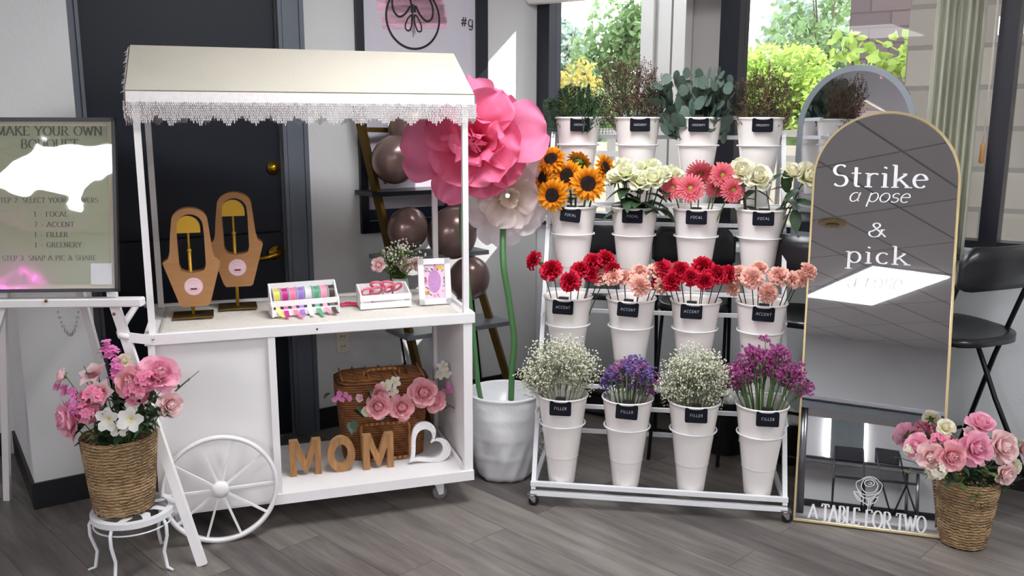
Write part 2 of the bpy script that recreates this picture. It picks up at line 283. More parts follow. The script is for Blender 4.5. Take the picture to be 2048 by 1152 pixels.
# ------------------------------------------------------------------ mesh builder
class MB:
    def __init__(s): s.v = []; s.f = []; s.fl = set()
    def add(s, vs, fs, flat=False, mx=None):
        o = len(s.v)
        s.v += [tuple(mx @ Vector(p)) if mx else tuple(p) for p in vs]
        for f in fs:
            if flat: s.fl.add(len(s.f))
            s.f.append(tuple(i+o for i in f))
        return s
    def box(s, c, d, mx=None, bev=0):
        x, y, z = [a/2 for a in d]
        if not bev:
            vs = [(c[0]+i*x, c[1]+j*y, c[2]+k*z) for i in (-1, 1) for j in (-1, 1) for k in (-1, 1)]
            fs = [(0, 1, 3, 2), (4, 6, 7, 5), (0, 4, 5, 1), (2, 3, 7, 6), (0, 2, 6, 4), (1, 5, 7, 3)]
            return s.add(vs, fs, True, mx)
        b = min(bev, x*.9, y*.9, z*.9); vs = []; fs = []
        lv = [(-z, b), (-z+b, 0), (z-b, 0), (z, b)]
        for zz, ins in lv:
            X, Y = x-ins, y-ins
            e = b if ins == 0 else b*.4
            ring = [(X-e, Y), (-X+e, Y), (-X, Y-e), (-X, -Y+e), (-X+e, -Y), (X-e, -Y), (X, -Y+e), (X, Y-e)]
            vs += [(c[0]+p, c[1]+q, c[2]+zz) for p, q in ring]
        for k in range(3):
            for i in range(8):
                j = (i+1) % 8; fs.append((k*8+i, k*8+j, k*8+8+j, k*8+8+i))
        fs.append(tuple(range(7, -1, -1))); fs.append(tuple(range(24, 32)))
        return s.add(vs, fs, True, mx)
    def bar(s, a, b, w, h=None, up=(0, 0, 1)):
        a = Vector(a); b = Vector(b); d = b-a; L = d.length; h = h or w
        x = d.normalized(); u = Vector(up)
        if abs(x.dot(u)) > .99: u = Vector((0, 1, 0))
        y = u.cross(x).normalized(); z = x.cross(y)
        mx = Matrix(((x.x, y.x, z.x, a.x), (x.y, y.y, z.y, a.y), (x.z, y.z, z.z, a.z), (0, 0, 0, 1)))
        return s.box((L/2, 0, 0), (L, w, h), mx)
    def tube(s, pts, r, seg=8, caps=True):
        pts = [Vector(p) for p in pts]; n = len(pts)
        rs = r if isinstance(r, (list, tuple)) else [r]*n
        vs = []; fs = []; up = None
        for i, p in enumerate(pts):
            t = (pts[min(i+1, n-1)]-pts[max(i-1, 0)])
            if t.length < 1e-9: t = Vector((0, 0, 1))
            t.normalize()
            if up is None: up = Vector((0, 0, 1)) if abs(t.z) < .9 else Vector((1, 0, 0))
            a = up - t*up.dot(t)
            if a.length < 1e-6: a = t.orthogonal()
            a.normalize(); b = t.cross(a); up = a
            for k in range(seg):
                q = 2*pi*k/seg; vs.append(p+(a*cos(q)+b*sin(q))*rs[i])
        for i in range(n-1):
            for k in range(seg):
                j = (k+1) % seg; fs.append((i*seg+k, i*seg+j, (i+1)*seg+j, (i+1)*seg+k))
        if caps: fs.append(tuple(range(seg-1, -1, -1))); fs.append(tuple((n-1)*seg+k for k in range(seg)))
        return s.add(vs, fs)
    def lathe(s, prof, seg=32, c=(0, 0, 0), mx=None, closed=False):
        vs = []; fs = []; n = len(prof)
        for r, z in prof:
            for k in range(seg):
                q = 2*pi*k/seg; vs.append((c[0]+r*cos(q), c[1]+r*sin(q), c[2]+z))
        for i in range(n-1 + closed):
            for k in range(seg):
                j = (k+1) % seg; a = i*seg; b = ((i+1) % n)*seg
                fs.append((a+k, a+j, b+j, b+k))
        if not closed:
            if prof[0][0] > 1e-6: fs.append(tuple(range(seg-1, -1, -1)))
            if prof[-1][0] > 1e-6: fs.append(tuple((n-1)*seg+k for k in range(seg)))
        return s.add(vs, fs, mx=mx)
    def torus(s, c, R, r, seg=36, rs=8, mx=None, a0=0, a1=2*pi):
        full = abs(a1-a0-2*pi) < 1e-6
        pts = []
        vs = []; fs = []; n = seg if full else seg+1
        for i in range(n):
            q = a0+(a1-a0)*i/seg
            for k in range(rs):
                t = 2*pi*k/rs; rr = R+r*cos(t); vs.append((c[0]+rr*cos(q), c[1]+rr*sin(q), c[2]+r*sin(t)))
        for i in range(seg if full else seg):
            i2 = (i+1) % n
            if not full and i2 == 0: break
            for k in range(rs):
                k2 = (k+1) % rs; fs.append((i*rs+k, i2*rs+k, i2*rs+k2, i*rs+k2))
        return s.add(vs, fs, mx=mx)
    def sphere(s, c, r, seg=16, rings=10, sc=(1, 1, 1), mx=None):
        prof = [(max(sin(pi*i/rings), 1e-7)*r, -cos(pi*i/rings)*r) for i in range(rings+1)]
        o = len(s.v); s.lathe(prof, seg)
        for i in range(o, len(s.v)):
            p = s.v[i]; p = Vector((c[0]+p[0]*sc[0], c[1]+p[1]*sc[1], c[2]+p[2]*sc[2])); s.v[i] = tuple(mx @ p if mx else p)
        return s
    def octa(s, c, r):
        x, y, z = c; vs = [(x+r, y, z), (x-r, y, z), (x, y+r, z), (x, y-r, z), (x, y, z+r), (x, y, z-r)]
        return s.add(vs, [(0, 2, 4), (2, 1, 4), (1, 3, 4), (3, 0, 4), (2, 0, 5), (1, 2, 5), (3, 1, 5), (0, 3, 5)])
    def prism(s, poly, y0, y1, mx=None):
        """outline in x,z extruded along y"""
        n = len(poly); vs = [(p[0], y0, p[1]) for p in poly]+[(p[0], y1, p[1]) for p in poly]
        fs = [tuple(range(n)), tuple(range(2*n-1, n-1, -1))]+[(i, i+n, (i+1) % n+n, (i+1) % n) for i in range(n)]
        return s.add(vs, fs, True, mx)
    def ringprism(s, outer, inner, y0, y1, mx=None):
        n = len(outer); vs = [(p[0], y0, p[1]) for p in outer]+[(p[0], y0, p[1]) for p in inner]+[(p[0], y1, p[1]) for p in outer]+[(p[0], y1, p[1]) for p in inner]
        fs = []
        for i in range(n):
            j = (i+1) % n
            fs += [(i, j, n+j, n+i), (2*n+i, 3*n+i, 3*n+j, 2*n+j), (i, 2*n+i, 2*n+j, j), (n+i, n+j, 3*n+j, 3*n+i)]
        return s.add(vs, fs, True, mx)
    def build(s, name, m, parent=None, smooth=True, label=None, loc=None, rot=None, kind=None):
        me = bpy.data.meshes.new(name); me.from_pydata(s.v, [], s.f); me.materials.append(m)
        if smooth: me.polygons.foreach_set('use_smooth', [i not in s.fl for i in range(len(s.f))])
        me.update()
        o = bpy.data.objects.new(name, me); COL.objects.link(o)
        if parent: o.parent = parent
        if label: o['label'] = label
        if loc is not None: o.location = loc
        if rot is not None: o.rotation_euler = rot
        if kind: o['kind'] = kind
        return o
def thing(name, label, cat, loc=(0, 0, 0), rz=0, group=None, rot=None):
    o = bpy.data.objects.new(name, None); COL.objects.link(o); o.empty_display_size = .05
    o.location = loc; o.rotation_euler = rot if rot is not None else (0, 0, rz)
    o['label'] = label; o['category'] = cat
    if group: o['group'] = group
    return o
def tag(o, label, cat, group=None, kind=None):
    o['label'] = label; o['category'] = cat
    if group: o['group'] = group
    if kind: o['kind'] = kind
    return o
def struct(name, mb, m, fr=None, smooth=False, parent=None):
    o = mb.build(name, m, parent, smooth)
    if parent is None: o['kind'] = 'structure'
    if fr: o.location = (fr[0], fr[1], 0); o.rotation_euler = (0, 0, fr[2])
    return o
def inst(name, src, parent, loc=(0, 0, 0), quat=None, scale=1, rot=None):
    """a copy of a part that shares its mesh"""
    o = src.copy() if isinstance(src, bpy.types.Object) else bpy.data.objects.new(name, src)
    COL.objects.link(o); o.name = name; o.parent = parent; o.location = loc
    if quat is not None: o.rotation_mode = 'QUATERNION'; o.rotation_quaternion = quat
    if rot is not None: o.rotation_euler = rot
    o.scale = (scale,)*3 if not isinstance(scale, tuple) else scale
    return o
def mesh(mb, name, m, smooth=True):
    me = bpy.data.meshes.new(name); me.from_pydata(mb.v, [], mb.f); me.materials.append(m)
    if smooth: me.polygons.foreach_set('use_smooth', [i not in mb.fl for i in range(len(mb.f))])
    return me
def quat_to(d, roll=0):
    return Vector(d).to_track_quat('Z', 'Y') @ Quaternion((0, 0, 1), roll)
def bez(p0, p1, p2, n=7):
    p0, p1, p2 = Vector(p0), Vector(p1), Vector(p2)
    return [p0*(1-t)**2+p1*2*t*(1-t)+p2*t*t for t in [i/n for i in range(n+1)]]
def arc(cx, cy, rx, ry, a0, a1, n=12):
    return [(cx+rx*cos(rad(a0+(a1-a0)*i/n)), cy+ry*sin(rad(a0+(a1-a0)*i/n))) for i in range(n+1)]
# ------------------------------------------------------------------ lettering: every glyph is a set of pen strokes (width, strokes)
def _g():
    A = arc; d = {}
    d['A'] = (.74, [[(0, 0), (.35, 1)], [(.35, 1), (.74, 0)], [(.14, .34), (.6, .34)]])
    d['B'] = (.62, [[(.1, 0), (.1, 1)], [(.1, 1), (.3, 1)]+A(.3, .76, .2, .24, 90, -90)+[(.1, .52)], [(.1, .52), (.32, .52)]+A(.32, .26, .24, .26, 90, -90)+[(.1, 0)]])
    d['C'] = (.68, [A(.4, .5, .36, .5, 45, 315, 20)])
    d['E'] = (.56, [[(.1, 0), (.1, 1)], [(.1, 1), (.52, 1), (.52, .86)], [(.1, .52), (.42, .52)], [(.1, 0), (.54, 0), (.54, .15)]])
    d['F'] = (.54, [[(.1, 0), (.1, 1)], [(.1, 1), (.52, 1), (.52, .86)], [(.1, .52), (.4, .52)]])
    d['G'] = (.74, [A(.4, .5, .36, .5, 45, 318, 20), [(.66, .42), (.66, .08)], [(.46, .42), (.74, .42)]])
    d['H'] = (.76, [[(.1, 0), (.1, 1)], [(.66, 0), (.66, 1)], [(.1, .5), (.66, .5)]])
    d['I'] = (.22, [[(.1, 0), (.1, 1)]])
    d['K'] = (.68, [[(.1, 0), (.1, 1)], [(.1, .42), (.58, 1)], [(.26, .6), (.66, 0)]])
    d['L'] = (.54, [[(.1, 0), (.1, 1)], [(.1, 0), (.52, 0), (.52, .16)]])
    d['M'] = (.86, [[(.08, 0), (.1, 1)], [(.1, 1), (.42, .05)], [(.42, .05), (.74, 1)], [(.74, 1), (.76, 0)]])
    d['N'] = (.76, [[(.1, 0), (.1, 1)], [(.1, 1), (.66, 0)], [(.66, 0), (.66, 1)]])
    d['O'] = (.78, [A(.4, .5, .36, .5, 90, 450, 26)])
    d['P'] = (.58, [[(.1, 0), (.1, 1)], [(.1, 1), (.3, 1)]+A(.3, .73, .24, .27, 90, -90)+[(.1, .46)]])
    d['Q'] = (.78, [A(.4, .5, .36, .5, 90, 450, 26), [(.4, .14), (.56, -.08), (.78, -.14)]])
    d['R'] = (.66, [[(.1, 0), (.1, 1)], [(.1, 1), (.3, 1)]+A(.3, .74, .23, .26, 90, -90)+[(.1, .48)], [(.32, .48), (.64, 0)]])
    d['S'] = (.56, [A(.28, .75, .22, .25, 40, 250, 12)+A(.28, .26, .24, .26, 70, -145, 12)])
    d['T'] = (.64, [[(.32, 0), (.32, 1)], [(.02, .85), (.02, 1), (.62, 1), (.62, .85)]])
    d['U'] = (.74, [[(.1, 1), (.1, .36)]+A(.37, .3, .27, .3, 180, 360, 12)+[(.64, 1)]])
    d['W'] = (.96, [[(.02, 1), (.26, 0)], [(.26, 0), (.48, .9)], [(.48, .9), (.7, 0)], [(.7, 0), (.94, 1)]])
    d['Y'] = (.7, [[(.02, 1), (.35, .48)], [(.68, 1), (.35, .48)], [(.35, .48), (.35, 0)]])
    d['1'] = (.4, [[(.06, .8), (.2, 1)], [(.2, 1), (.2, 0)]])
    d['2'] = (.56, [A(.27, .74, .22, .26, 160, -30, 10)+[(.04, 0), (.52, 0)]])
    d['3'] = (.56, [A(.26, .75, .2, .25, 150, -80, 10)+A(.26, .26, .24, .26, 80, -150, 10)])
    d['-'] = (.4, [[(.04, .38), (.34, .38)]])
    d[':'] = (.24, [[(.08, .1), (.1, .16)], [(.08, .5), (.1, .56)]])
    d['&'] = (.8, [[(.78, .02), (.3, .66)]+A(.36, .82, .15, .17, 190, -30, 10)+[(.2, .42)]+A(.28, .24, .24, .24, 140, 330, 12)+[(.62, .5)], [(.5, .52), (.74, .52)]])
    d['#'] = (.7, [[(.18, 0), (.3, .8)], [(.42, 0), (.54, .8)], [(.06, .52), (.66, .52)], [(.04, .26), (.62, .26)]])
    # lower case, x-height .62
    d['a'] = (.56, [A(.26, .31, .22, .31, 60, 400, 18), [(.48, .62), (.48, .08), (.56, .02)]])
    d['c'] = (.5, [A(.28, .31, .23, .31, 45, 315, 16)])
    d['e'] = (.54, [[(.06, .34), (.48, .36)]+A(.27, .31, .22, .31, 10, 315, 18)])
    d['g'] = (.56, [A(.26, .31, .22, .31, 60, 400, 18), [(.48, .62), (.48, -.1)]+A(.27, -.1, .21, .18, 0, -150, 9)])
    d['i'] = (.26, [[(.12, 0), (.12, .62)], [(.11, .86), (.13, .93)]])
    d['k'] = (.58, [[(.1, 0), (.1, 1.02)], [(.12, .26), (.48, .62)], [(.24, .38), (.56, 0)]])
    d['o'] = (.58, [A(.28, .31, .24, .31, 90, 450, 20)])
    d['p'] = (.6, [[(.1, .62), (.1, -.34)], A(.31, .31, .22, .31, 160, -160, 18)])
    d['r'] = (.44, [[(.1, 0), (.1, .62)], [(.1, .38)]+A(.3, .42, .2, .2, 170, 50, 8)])
    d['s'] = (.46, [A(.23, .46, .16, .16, 30, 250, 9)+A(.23, .16, .18, .16, 70, -150, 9)])
    d['t'] = (.4, [[(.16, .9), (.16, .12)]+A(.26, .12, .1, .12, 180, 300, 6), [(.0, .62), (.34, .62)]])
    d[' '] = (.36, [])
    return d
GLYPH = _g()
def ribbon(mb, pts, width, y=0, th=None):
    n = len(pts)
    if n < 2: return
    vs = []
    for i, p in enumerate(pts):
        a = pts[max(i-1, 0)]; b = pts[min(i+1, n-1)]; dx, dz = b[0]-a[0], b[1]-a[1]; L = math.hypot(dx, dz) or 1
        w = (width(dx/L, dz/L) if callable(width) else width)/2; nx, nz_ = -dz/L, dx/L
        vs += [(p[0]+nx*w, y, p[1]+nz_*w), (p[0]-nx*w, y, p[1]-nz_*w)]
    if not th:
        mb.add(vs, [(2*i, 2*i+1, 2*i+3, 2*i+2) for i in range(n-1)], True)
    else:
        k = len(vs); vs += [(a, b+th, c) for a, b, c in vs]
        fs = []
        for i in range(n-1):
            a, b, c, d = 2*i, 2*i+1, 2*i+3, 2*i+2
            fs += [(a, b, c, d), (d+k, c+k, b+k, a+k), (a, d, d+k, a+k), (b, b+k, c+k, c)]
        fs += [(0, k, k+1, 1), (2*n-2, 2*n-1, k+2*n-1, k+2*n-2)]
        mb.add(vs, fs, True)
def text_width(txt, h, track): return sum(GLYPH[c][0]*h+track for c in txt)-track
def write(mb, txt, x, z, h, thick=.13, thin=.05, serif=True, track=.1, align='C', y=0, slant=0, xs=1, wob=0, rnd=None, th=None):
    """text on the plane y, baseline z; letters face -y"""
    tr = track*h; w = text_width(txt, h, tr)*xs; cx = x-w/2 if align == 'C' else (x-w if align == 'R' else x)
    wf = lambda dx, dz: h*(thin+(thick-thin)*abs(dz)**1.4)
    for ch in txt:
        gw, st = GLYPH[ch]
        ends = {}
        for s_ in st:
            for e in (s_[0], s_[-1]): ends[(round(e[0], 2), round(e[1], 2))] = ends.get((round(e[0], 2), round(e[1], 2)), 0)+1
        dy = (rnd.uniform(-wob, wob) if rnd else 0)*h
        T = lambda p: (cx+(p[0]+slant*p[1])*h*xs, z+p[1]*h+dy)
        for s_ in st:
            ribbon(mb, [T(p) for p in s_], wf, y, th)
            if serif and len(s_) >= 2:
                for e, q in ((s_[0], s_[1]), (s_[-1], s_[-2])):
                    lv = min(abs(e[1]-v) for v in (0, 1, .62, 1.02, -.34))
                    if lv < .01 and abs(q[1]-e[1]) > abs(q[0]-e[0])*.9 and ends[(round(e[0], 2), round(e[1], 2))] == 1:
                        half = .13; l, r = e[0]-half, e[0]+half
                        if e[1] == .62 or e[1] == 1.02: r = e[0]+.02
                        ribbon(mb, [T((l, e[1])), T((r, e[1]))], h*thin, y, th)
        cx += (gw*h+tr)*xs
    return mb
# ------------------------------------------------------------------ flower parts (head axis +Z, base at the origin)
def sheet(mb, az, r0, z0, L, Wd, a0, a1, prof='round', cup=0, nu=5, nv=4, ruf=0, tw=0, R=random):
    """one petal: starts at radius r0, leaves at angle a0 (deg above the plane) and bends to a1"""
    ca, sa = cos(az), sin(az); vs = []; x, z = r0, z0; ds = L/nu; ph = R.uniform(0, 6)
    for i in range(nu+1):
        t = i/nu
        if prof == 'round': w = Wd*(.28+.72*sin(min(t*1.25, 1)*pi/2))*(1 if t < .75 else math.sqrt(max(0, 1-((t-.75)/.27)**2)))
        elif prof == 'pointed': w = Wd*max(.04, sin(pi*min(1, .18+t*.82))**.8 if t > .3 else .45+.55*t/.3)
        elif prof == 'strap': w = Wd*(.5+.5*min(1, t*2))*(1 if t < .85 else .6)
        else: w = Wd*(.25+.75*t)
        ang = rad(a0+(a1-a0)*t)
        if i: x += ds*cos(ang); z += ds*sin(ang)
        nx, nz = -sin(ang), cos(ang)
        for j in range(nv+1):
            s_ = -1+2*j/nv; lift = cup*s_*s_*w + (ruf*t*sin(ph+s_*5+t*3) if ruf else 0)+(ruf*.6*t*R.uniform(-1, 1) if ruf else 0)
            px = x+nx*lift; pz = z+nz*lift; py = s_*w/2+tw*t*w
            vs.append((px*ca-py*sa, px*sa+py*ca, pz))
    q = nv+1
    mb.add(vs, [(i*q+j, i*q+j+1, (i+1)*q+j+1, (i+1)*q+j) for i in range(nu) for j in range(nv)])
def ring(mb, n, r0, z0, L, Wd, a0, a1, R=random, rot=0, jl=.1, ja=6, **k):
    for i in range(n):
        sheet(mb, rot+2*pi*(i+R.uniform(-.15, .15))/n, r0, z0, L*(1+R.uniform(-jl, jl)), Wd*(1+R.uniform(-jl, jl)), a0+R.uniform(-ja, ja), a1+R.uniform(-ja, ja), R=R, **k)
def mesh_sunflower(seed):
    R = random.Random(seed); a = MB()
    for n, l, z, e, rt in ((17, .056, .0, 22, 0), (17, .05, .006, 38, .18), (10, .04, .008, 58, .4)): ring(a, n, .034, z, l, .022, e, e-42, R, rt, .15, 14, prof='pointed', cup=.25, nu=4, nv=2)
    d = MB(); d.lathe([(0, .012), (.014, .014), (.028, .017), (.036, .014), (.041, .006), (.038, -.004)], 22)
    for k in range(90):
        r = .038*math.sqrt((k+.5)/90); q = k*2.4; d.octa((r*cos(q), r*sin(q), .016-.06*abs(r-.026)), .0032)
    s = MB(); s.lathe([(.004, -.022), (.02, -.016), (.036, -.004), (.03, .002)], 14); ring(s, 12, .03, -.006, .03, .014, 5, 35, R, 0, .2, 12, prof='pointed', nu=3, nv=2)
    return a, d, s
def mesh_rose(seed, size=.032, full=1.0):
    R = random.Random(seed); a = MB(); k = size/.032
    for n, r0, l, w, a0, a1, z in ((3, .002, .026, .022, 86, 104, .01), (3, .005, .028, .028, 82, 100, .007), (4, .008, .031, .032, 74, 92, .004), (5, .011, .034, .036, 62, 70, .001), (5, .013, .035, .04, 50, 30, 0), (5, .014, .034, .042, 38, -6*full+10, -.003)):
        ring(a, n, r0*k, z*k, l*k, w*k, a0, a1, R, R.uniform(0, 6), .08, 5, cup=.22, nu=5, nv=4, ruf=.0016*k)
    a.lathe([(.001, 0), (.012*k, .004*k), (.014*k, .02*k), (.006*k, .034*k), (0, .03*k)], 12)
    s = MB(); s.lathe([(.003, -.012*k), (.009*k, -.008*k), (.013*k, 0), (.012*k, .004*k)], 10); ring(s, 5, .01*k, -.002*k, .024*k, .008*k, -10, -40, R, 0, prof='pointed', nu=3, nv=2)
    return a, s
def mesh_carnation(seed, size=.034):
    R = random.Random(seed); a = MB(); k = size/.034
    for n, r0, l, w, a0, a1, z in ((9, .005, .034, .022, 72, -16, .002), (9, .005, .032, .022, 76, 12, .005), (9, .004, .03, .02, 80, 34, .007), (8, .003, .028, .02, 84, 58, .008), (6, .002, .027, .018, 90, 80, .009)):
        ring(a, n, r0*k, z*k, l*k, w*k, a0, a1, R, R.uniform(0, 6), .12, 12, prof='fan', nu=4, nv=5, ruf=.0045*k)
    s = MB(); s.lathe([(.003, -.03), (.0055, -.026), (.0065, -.006), (.0085, .004)], 10)
    return a, s
def mesh_gerbera(seed):
    R = random.Random(seed); a = MB()
    for n, l, z, e in ((26, .044, 0, 14), (26, .04, .003, 24), (18, .026, .005, 36), (16, .014, .007, 52)): ring(a, n, .009, z, l, .0088, e, e-26, R, R.uniform(0, 1), .1, 8, prof='strap', nu=4, nv=2, cup=.2)
    d = MB(); d.sphere((0, 0, .005), .0105, 14, 8, (1, 1, .6))
    s = MB(); s.lathe([(.003, -.016), (.01, -.01), (.014, -.001), (.01, .002)], 12)
    return a, d, s
def mesh_small(seed, n=5, size=.018, a0=30, a1=5, prof='round'):
    R = random.Random(seed); a = MB(); ring(a, n, .001, 0, size, size*.8, a0, a1, R, 0, cup=.1, nu=3, nv=2, prof=prof); return a
def leaf(mb, p, d, L, w, fold=.25, droop=.3, roll=0, nu=5, R=random):
    """a leaf blade from p towards d"""
    d = Vector(d).normalized(); side = d.cross(Vector((0, 0, 1)))
    if side.length < .05: side = Vector((1, 0, 0))
    side.normalize(); side = Quaternion(d, roll) @ side; nrm = side.cross(d)
    vs = []
    for i in range(nu+1):
        t = i/nu; c = Vector(p)+d*L*t-Vector((0, 0, 1))*droop*L*t*t; ww = w*sin(pi*min(1, .06+t*.94)**.8)*.5+.0004
        for s_ in (-1, 0, 1): vs.append(c+side*s_*ww+nrm*abs(s_)*ww*fold)
    mb.add(vs, [(i*3+j, i*3+j+1, (i+1)*3+j+1, (i+1)*3+j) for i in range(nu) for j in range(2)])
def disc_leaf(mb, c, n, r, R=random, seg=9):
    n = Vector(n).normalized(); a = n.orthogonal().normalized(); b = n.cross(a)
    vs = [Vector(c)+n*r*.12]+[Vector(c)+(a*cos(2*pi*k/seg)+b*sin(2*pi*k/seg))*r*(1 if k else 1.12) for k in range(seg)]
    mb.add(vs, [(0, 1+k, 1+(k+1) % seg) for k in range(seg)])
SUNM = [[mesh(x, n, M[m_]) for x, n, m_ in zip(mesh_sunflower(s), ('petals', 'seed_disc', 'sepals'), ('sunpetal', 'sundisc', 'sepal'))] for s in (1, 2, 3)]
def rose_set(mname, size, seeds=(1, 2), full=1.): return [[mesh(x, n, M[m_]) for x, n, m_ in zip(mesh_rose(s, size, full), ('petals', 'sepals'), (mname, 'sepal'))] for s in seeds]
ROSEW = rose_set('roseW', .031, (1, 2), .2); ROSEW2 = rose_set('roseW2', .032, (3, 4), .3)
ROSEP = rose_set('pinkrose', .042, (5, 6), 1.2); ROSEPP = rose_set('palepink', .038, (7, 8), 1.2); ROSEH = rose_set('hotpink', .038, (9,), 1)
CARR = [[mesh(x, n, M[m_]) for x, n, m_ in zip(mesh_carnation(s), ('petals', 'calyx'), ('carnR', 'sepal'))] for s in (1, 2, 3)]
CARP = [[mesh(x, n, M[m_]) for x, n, m_ in zip(mesh_carnation(s), ('petals', 'calyx'), ('carnP', 'sepal'))] for s in (4, 5, 6)]
GERB = [[mesh(x, n, M[m_]) for x, n, m_ in zip(mesh_gerbera(s), ('petals', 'flower_eye', 'calyx'), ('gerb', 'gerbc', 'sepal'))] for s in (1, 2)]
def flower(name, label, cat, group, fr, base, head, face, meshes, mi=0, scale=1, stem_r=.0025, stem_m='stem', leaves=0, leaf_m='leaf', roll=None, ll=.07, lw=.032, bend=None):
    """a cut flower: Empty where the stem starts, stem, leaves and a head turned to face"""
    R = random.Random(str(head)); b = Vector(base); h = Vector(head)-b
    t = thing(name, label, cat, G(fr, *b), fr[2], group)
    f = Vector(face).normalized(); mid = h*.55 - f*h.length*.12 if bend is None else Vector(bend)
    pts = bez((0, 0, 0), mid, h-f*.012*scale, 7)
    MB().tube(pts, stem_r, 6).build('stem', M[stem_m], t)
    if leaves:
        for k in range(leaves):
            lm = MB(); q = pts[R.choice((4, 5, 6))]; az = R.uniform(0, 6.28)
            leaf(lm, q, (cos(az), sin(az), R.uniform(-.35, .5)), ll*R.uniform(.8, 1.2), lw, droop=.4, R=R); lm.build('leaf', M[leaf_m], t)
    qt = quat_to(f, R.uniform(0, 6) if roll is None else roll)
    ms = meshes[mi % len(meshes)]
    for k, me in enumerate(ms):
        inst(me.name.split('.')[0], me, t, h, qt, scale)
    return t
# ================================================================== THE SETTING
ZC = 2.7
struct('floor', MB().box((-.35, -5.5, -.05), (21.3, 11.3, .1)), M['floor'], WINF)
struct('ceiling', MB().box((-.35, -5.5, ZC+.05), (21.3, 11.6, .1)), M['ceil'], WINF)
# door wall (left of the corner)
w = MB(); w.box((-.745, .08, ZC/2), (1.49, .16, ZC)); w.box((-1.93, .08, 2.53), (.9, .16, .34)); w.box((-2.37, .08, ZC/2), (.08, .16, ZC))
struct('wall_left', w, M['wall'], WALLF)
w = MB(); w.box((-2.535, .13, ZC/2), (.27, .74, ZC)); struct('wall_pier', w, M['wall'], WALLF)
w = MB(); w.box((-7.3, .56, ZC/2), (9.4, .12, ZC)); struct('wall_recess', w, M['wall'], WALLF)
b = MB(); b.box((-.68, -.006, .055), (1.36, .012, .11)); b.box((-.68, -.008, .1), (1.36, .006, .012)); struct('baseboard_left', b, M['black_base'], WALLF)
b = MB(); b.box((-2.535, -.246, .055), (.29, .012, .11)); b.box((-2.676, .13, .055), (.012, .74, .11)); b.box((-7.3, .494, .055), (9.2, .012, .11)); struct('baseboard_pier', b, M['black_base'], WALLF)
# window wall
w = MB(); w.box((5.1, .08, .5), (10.2, .16, 1.0)); w.box((5.1, .08, 2.515), (10.2, .16, .37)); w.box((6.85, .08, 1.35), (6.7, .16, 2.7)); w.box((-.02, .1, 1.35), (.05, .2, 2.7))
struct('wall_back', w, M['lowwall'], WINF)
b = MB(); b.box((5.1, -.006, .055), (10.1, .012, .11)); struct('baseboard_back', b, M['black_base'], WINF)
w = MB(); w.box((10.26, -5.5, ZC/2), (.12, 11.3, ZC)); struct('wall_right', w, M['wall'], WINF)
w = MB(); w.box((-.35, -11.16, ZC/2), (21.3, .12, ZC)); struct('wall_front', w, M['wall'], WINF)
b = MB(); b.box((-.35, -11.095, .055), (21.1, .012, .11)); struct('baseboard_front', b, M['black_base'], WINF)
# windows: one frame, mullions and panes each
posts = [(.002, .083), (1.079, 1.177), (2.28, 2.35), (3.42, 3.5)]
for k in range(3):
    a, c = posts[k][0], posts[k+1][0]
    if k == 2: c = 3.5
    f = MB(); f.box(((posts[k][0]+posts[k][1])/2, .05, 1.67), (posts[k][1]-posts[k][0], .12, 1.34))
    f.box(((posts[k][1]+c)/2, .05, 1.03), (c-posts[k][1], .1, .05)); f.box(((posts[k][1]+c)/2, .05, 2.335), (c-posts[k][1], .1, .04))
    win = struct('window_%d' % (k+1), f, M['frame_black'], WINF)
    g = MB(); g.box(((posts[k][1]+c)/2, .06, 1.68), (c-posts[k][1], .006, 1.28)); g.build('pane', M['glass'], win, False)
s_ = MB(); s_.box((1.76, -.035, 1.012), (3.46, .09, .025)); struct('trim_1', s_, M['sill'], WINF)
s_ = MB(); s_.box((1.76, -.018, .986), (3.46, .045, .026)); struct('trim_2', s_, M['frame_black'], WINF)
bl = MB(); bl.box((.62, -.05, 2.215), (1.28, .08, .08), bev=.01); o = tag(bl.build('roller_blind', M['white'], None), 'white roller blind cassette above the left window pane', 'blind')
o.location = (WINF[0], WINF[1], 0); o.rotation_euler = (0, 0, WINF[2])
# door
d = MB(); d.box((-1.91, .045, .512), (.83, .045, 1.016)); d.box((-1.91, .045, 1.68), (.83, .045, 1.3)); d.box((-1.91, .06, 1.02), (.83, .02, .03))
door = struct('door_1', d, M['navy'], WALLF)
h = MB(); h.lathe([(.03, 0), (.032, -.004), (.03, -.012), (.018, -.016), (.017, -.022), (0, -.022)], 24, mx=Matrix.Translation((-1.531, .022, 1.329)) @ Matrix.Rotation(-pi/2, 4, 'X')); h.build('deadbolt', M['gold'], door)
h = MB(); mx = Matrix.Translation((-1.541, .022, .925)) @ Matrix.Rotation(-pi/2, 4, 'X'); h.lathe([(.034, 0), (.036, -.005), (.03, -.014), (.014, -.018), (.012, -.05)], 24, mx=mx)
h.tube([(-1.541, -.03, .925), (-1.56, -.036, .922), (-1.6, -.036, .912), (-1.64, -.03, .908)], [.012, .013, .012, .009], 10); h.build('door_handle', M['gold'], door)
def casing(mb, x0, x1, z0, z1):
    w = x1-x0
    mb.box(((x0+x1)/2, -.006, (z0+z1)/2), (w, .03, z1-z0)); mb.box((x0+w*.3, -.02, (z0+z1)/2), (w*.3, .012, z1-z0)); mb.box((x1-w*.12, -.022, (z0+z1)/2), (w*.16, .016, z1-z0)); mb.box((x0+w*.06, .03, (z0+z1)/2), (w*.12, .06, z1-z0))
t = MB(); casing(t, -1.49, -1.365, 0, 2.36); struct('trim_3', t, M['trimgrey'], WALLF)
t = MB(); casing(t, -2.40, -2.325, 0, 2.36); struct('trim_4', t, M['trimgrey'], WALLF)
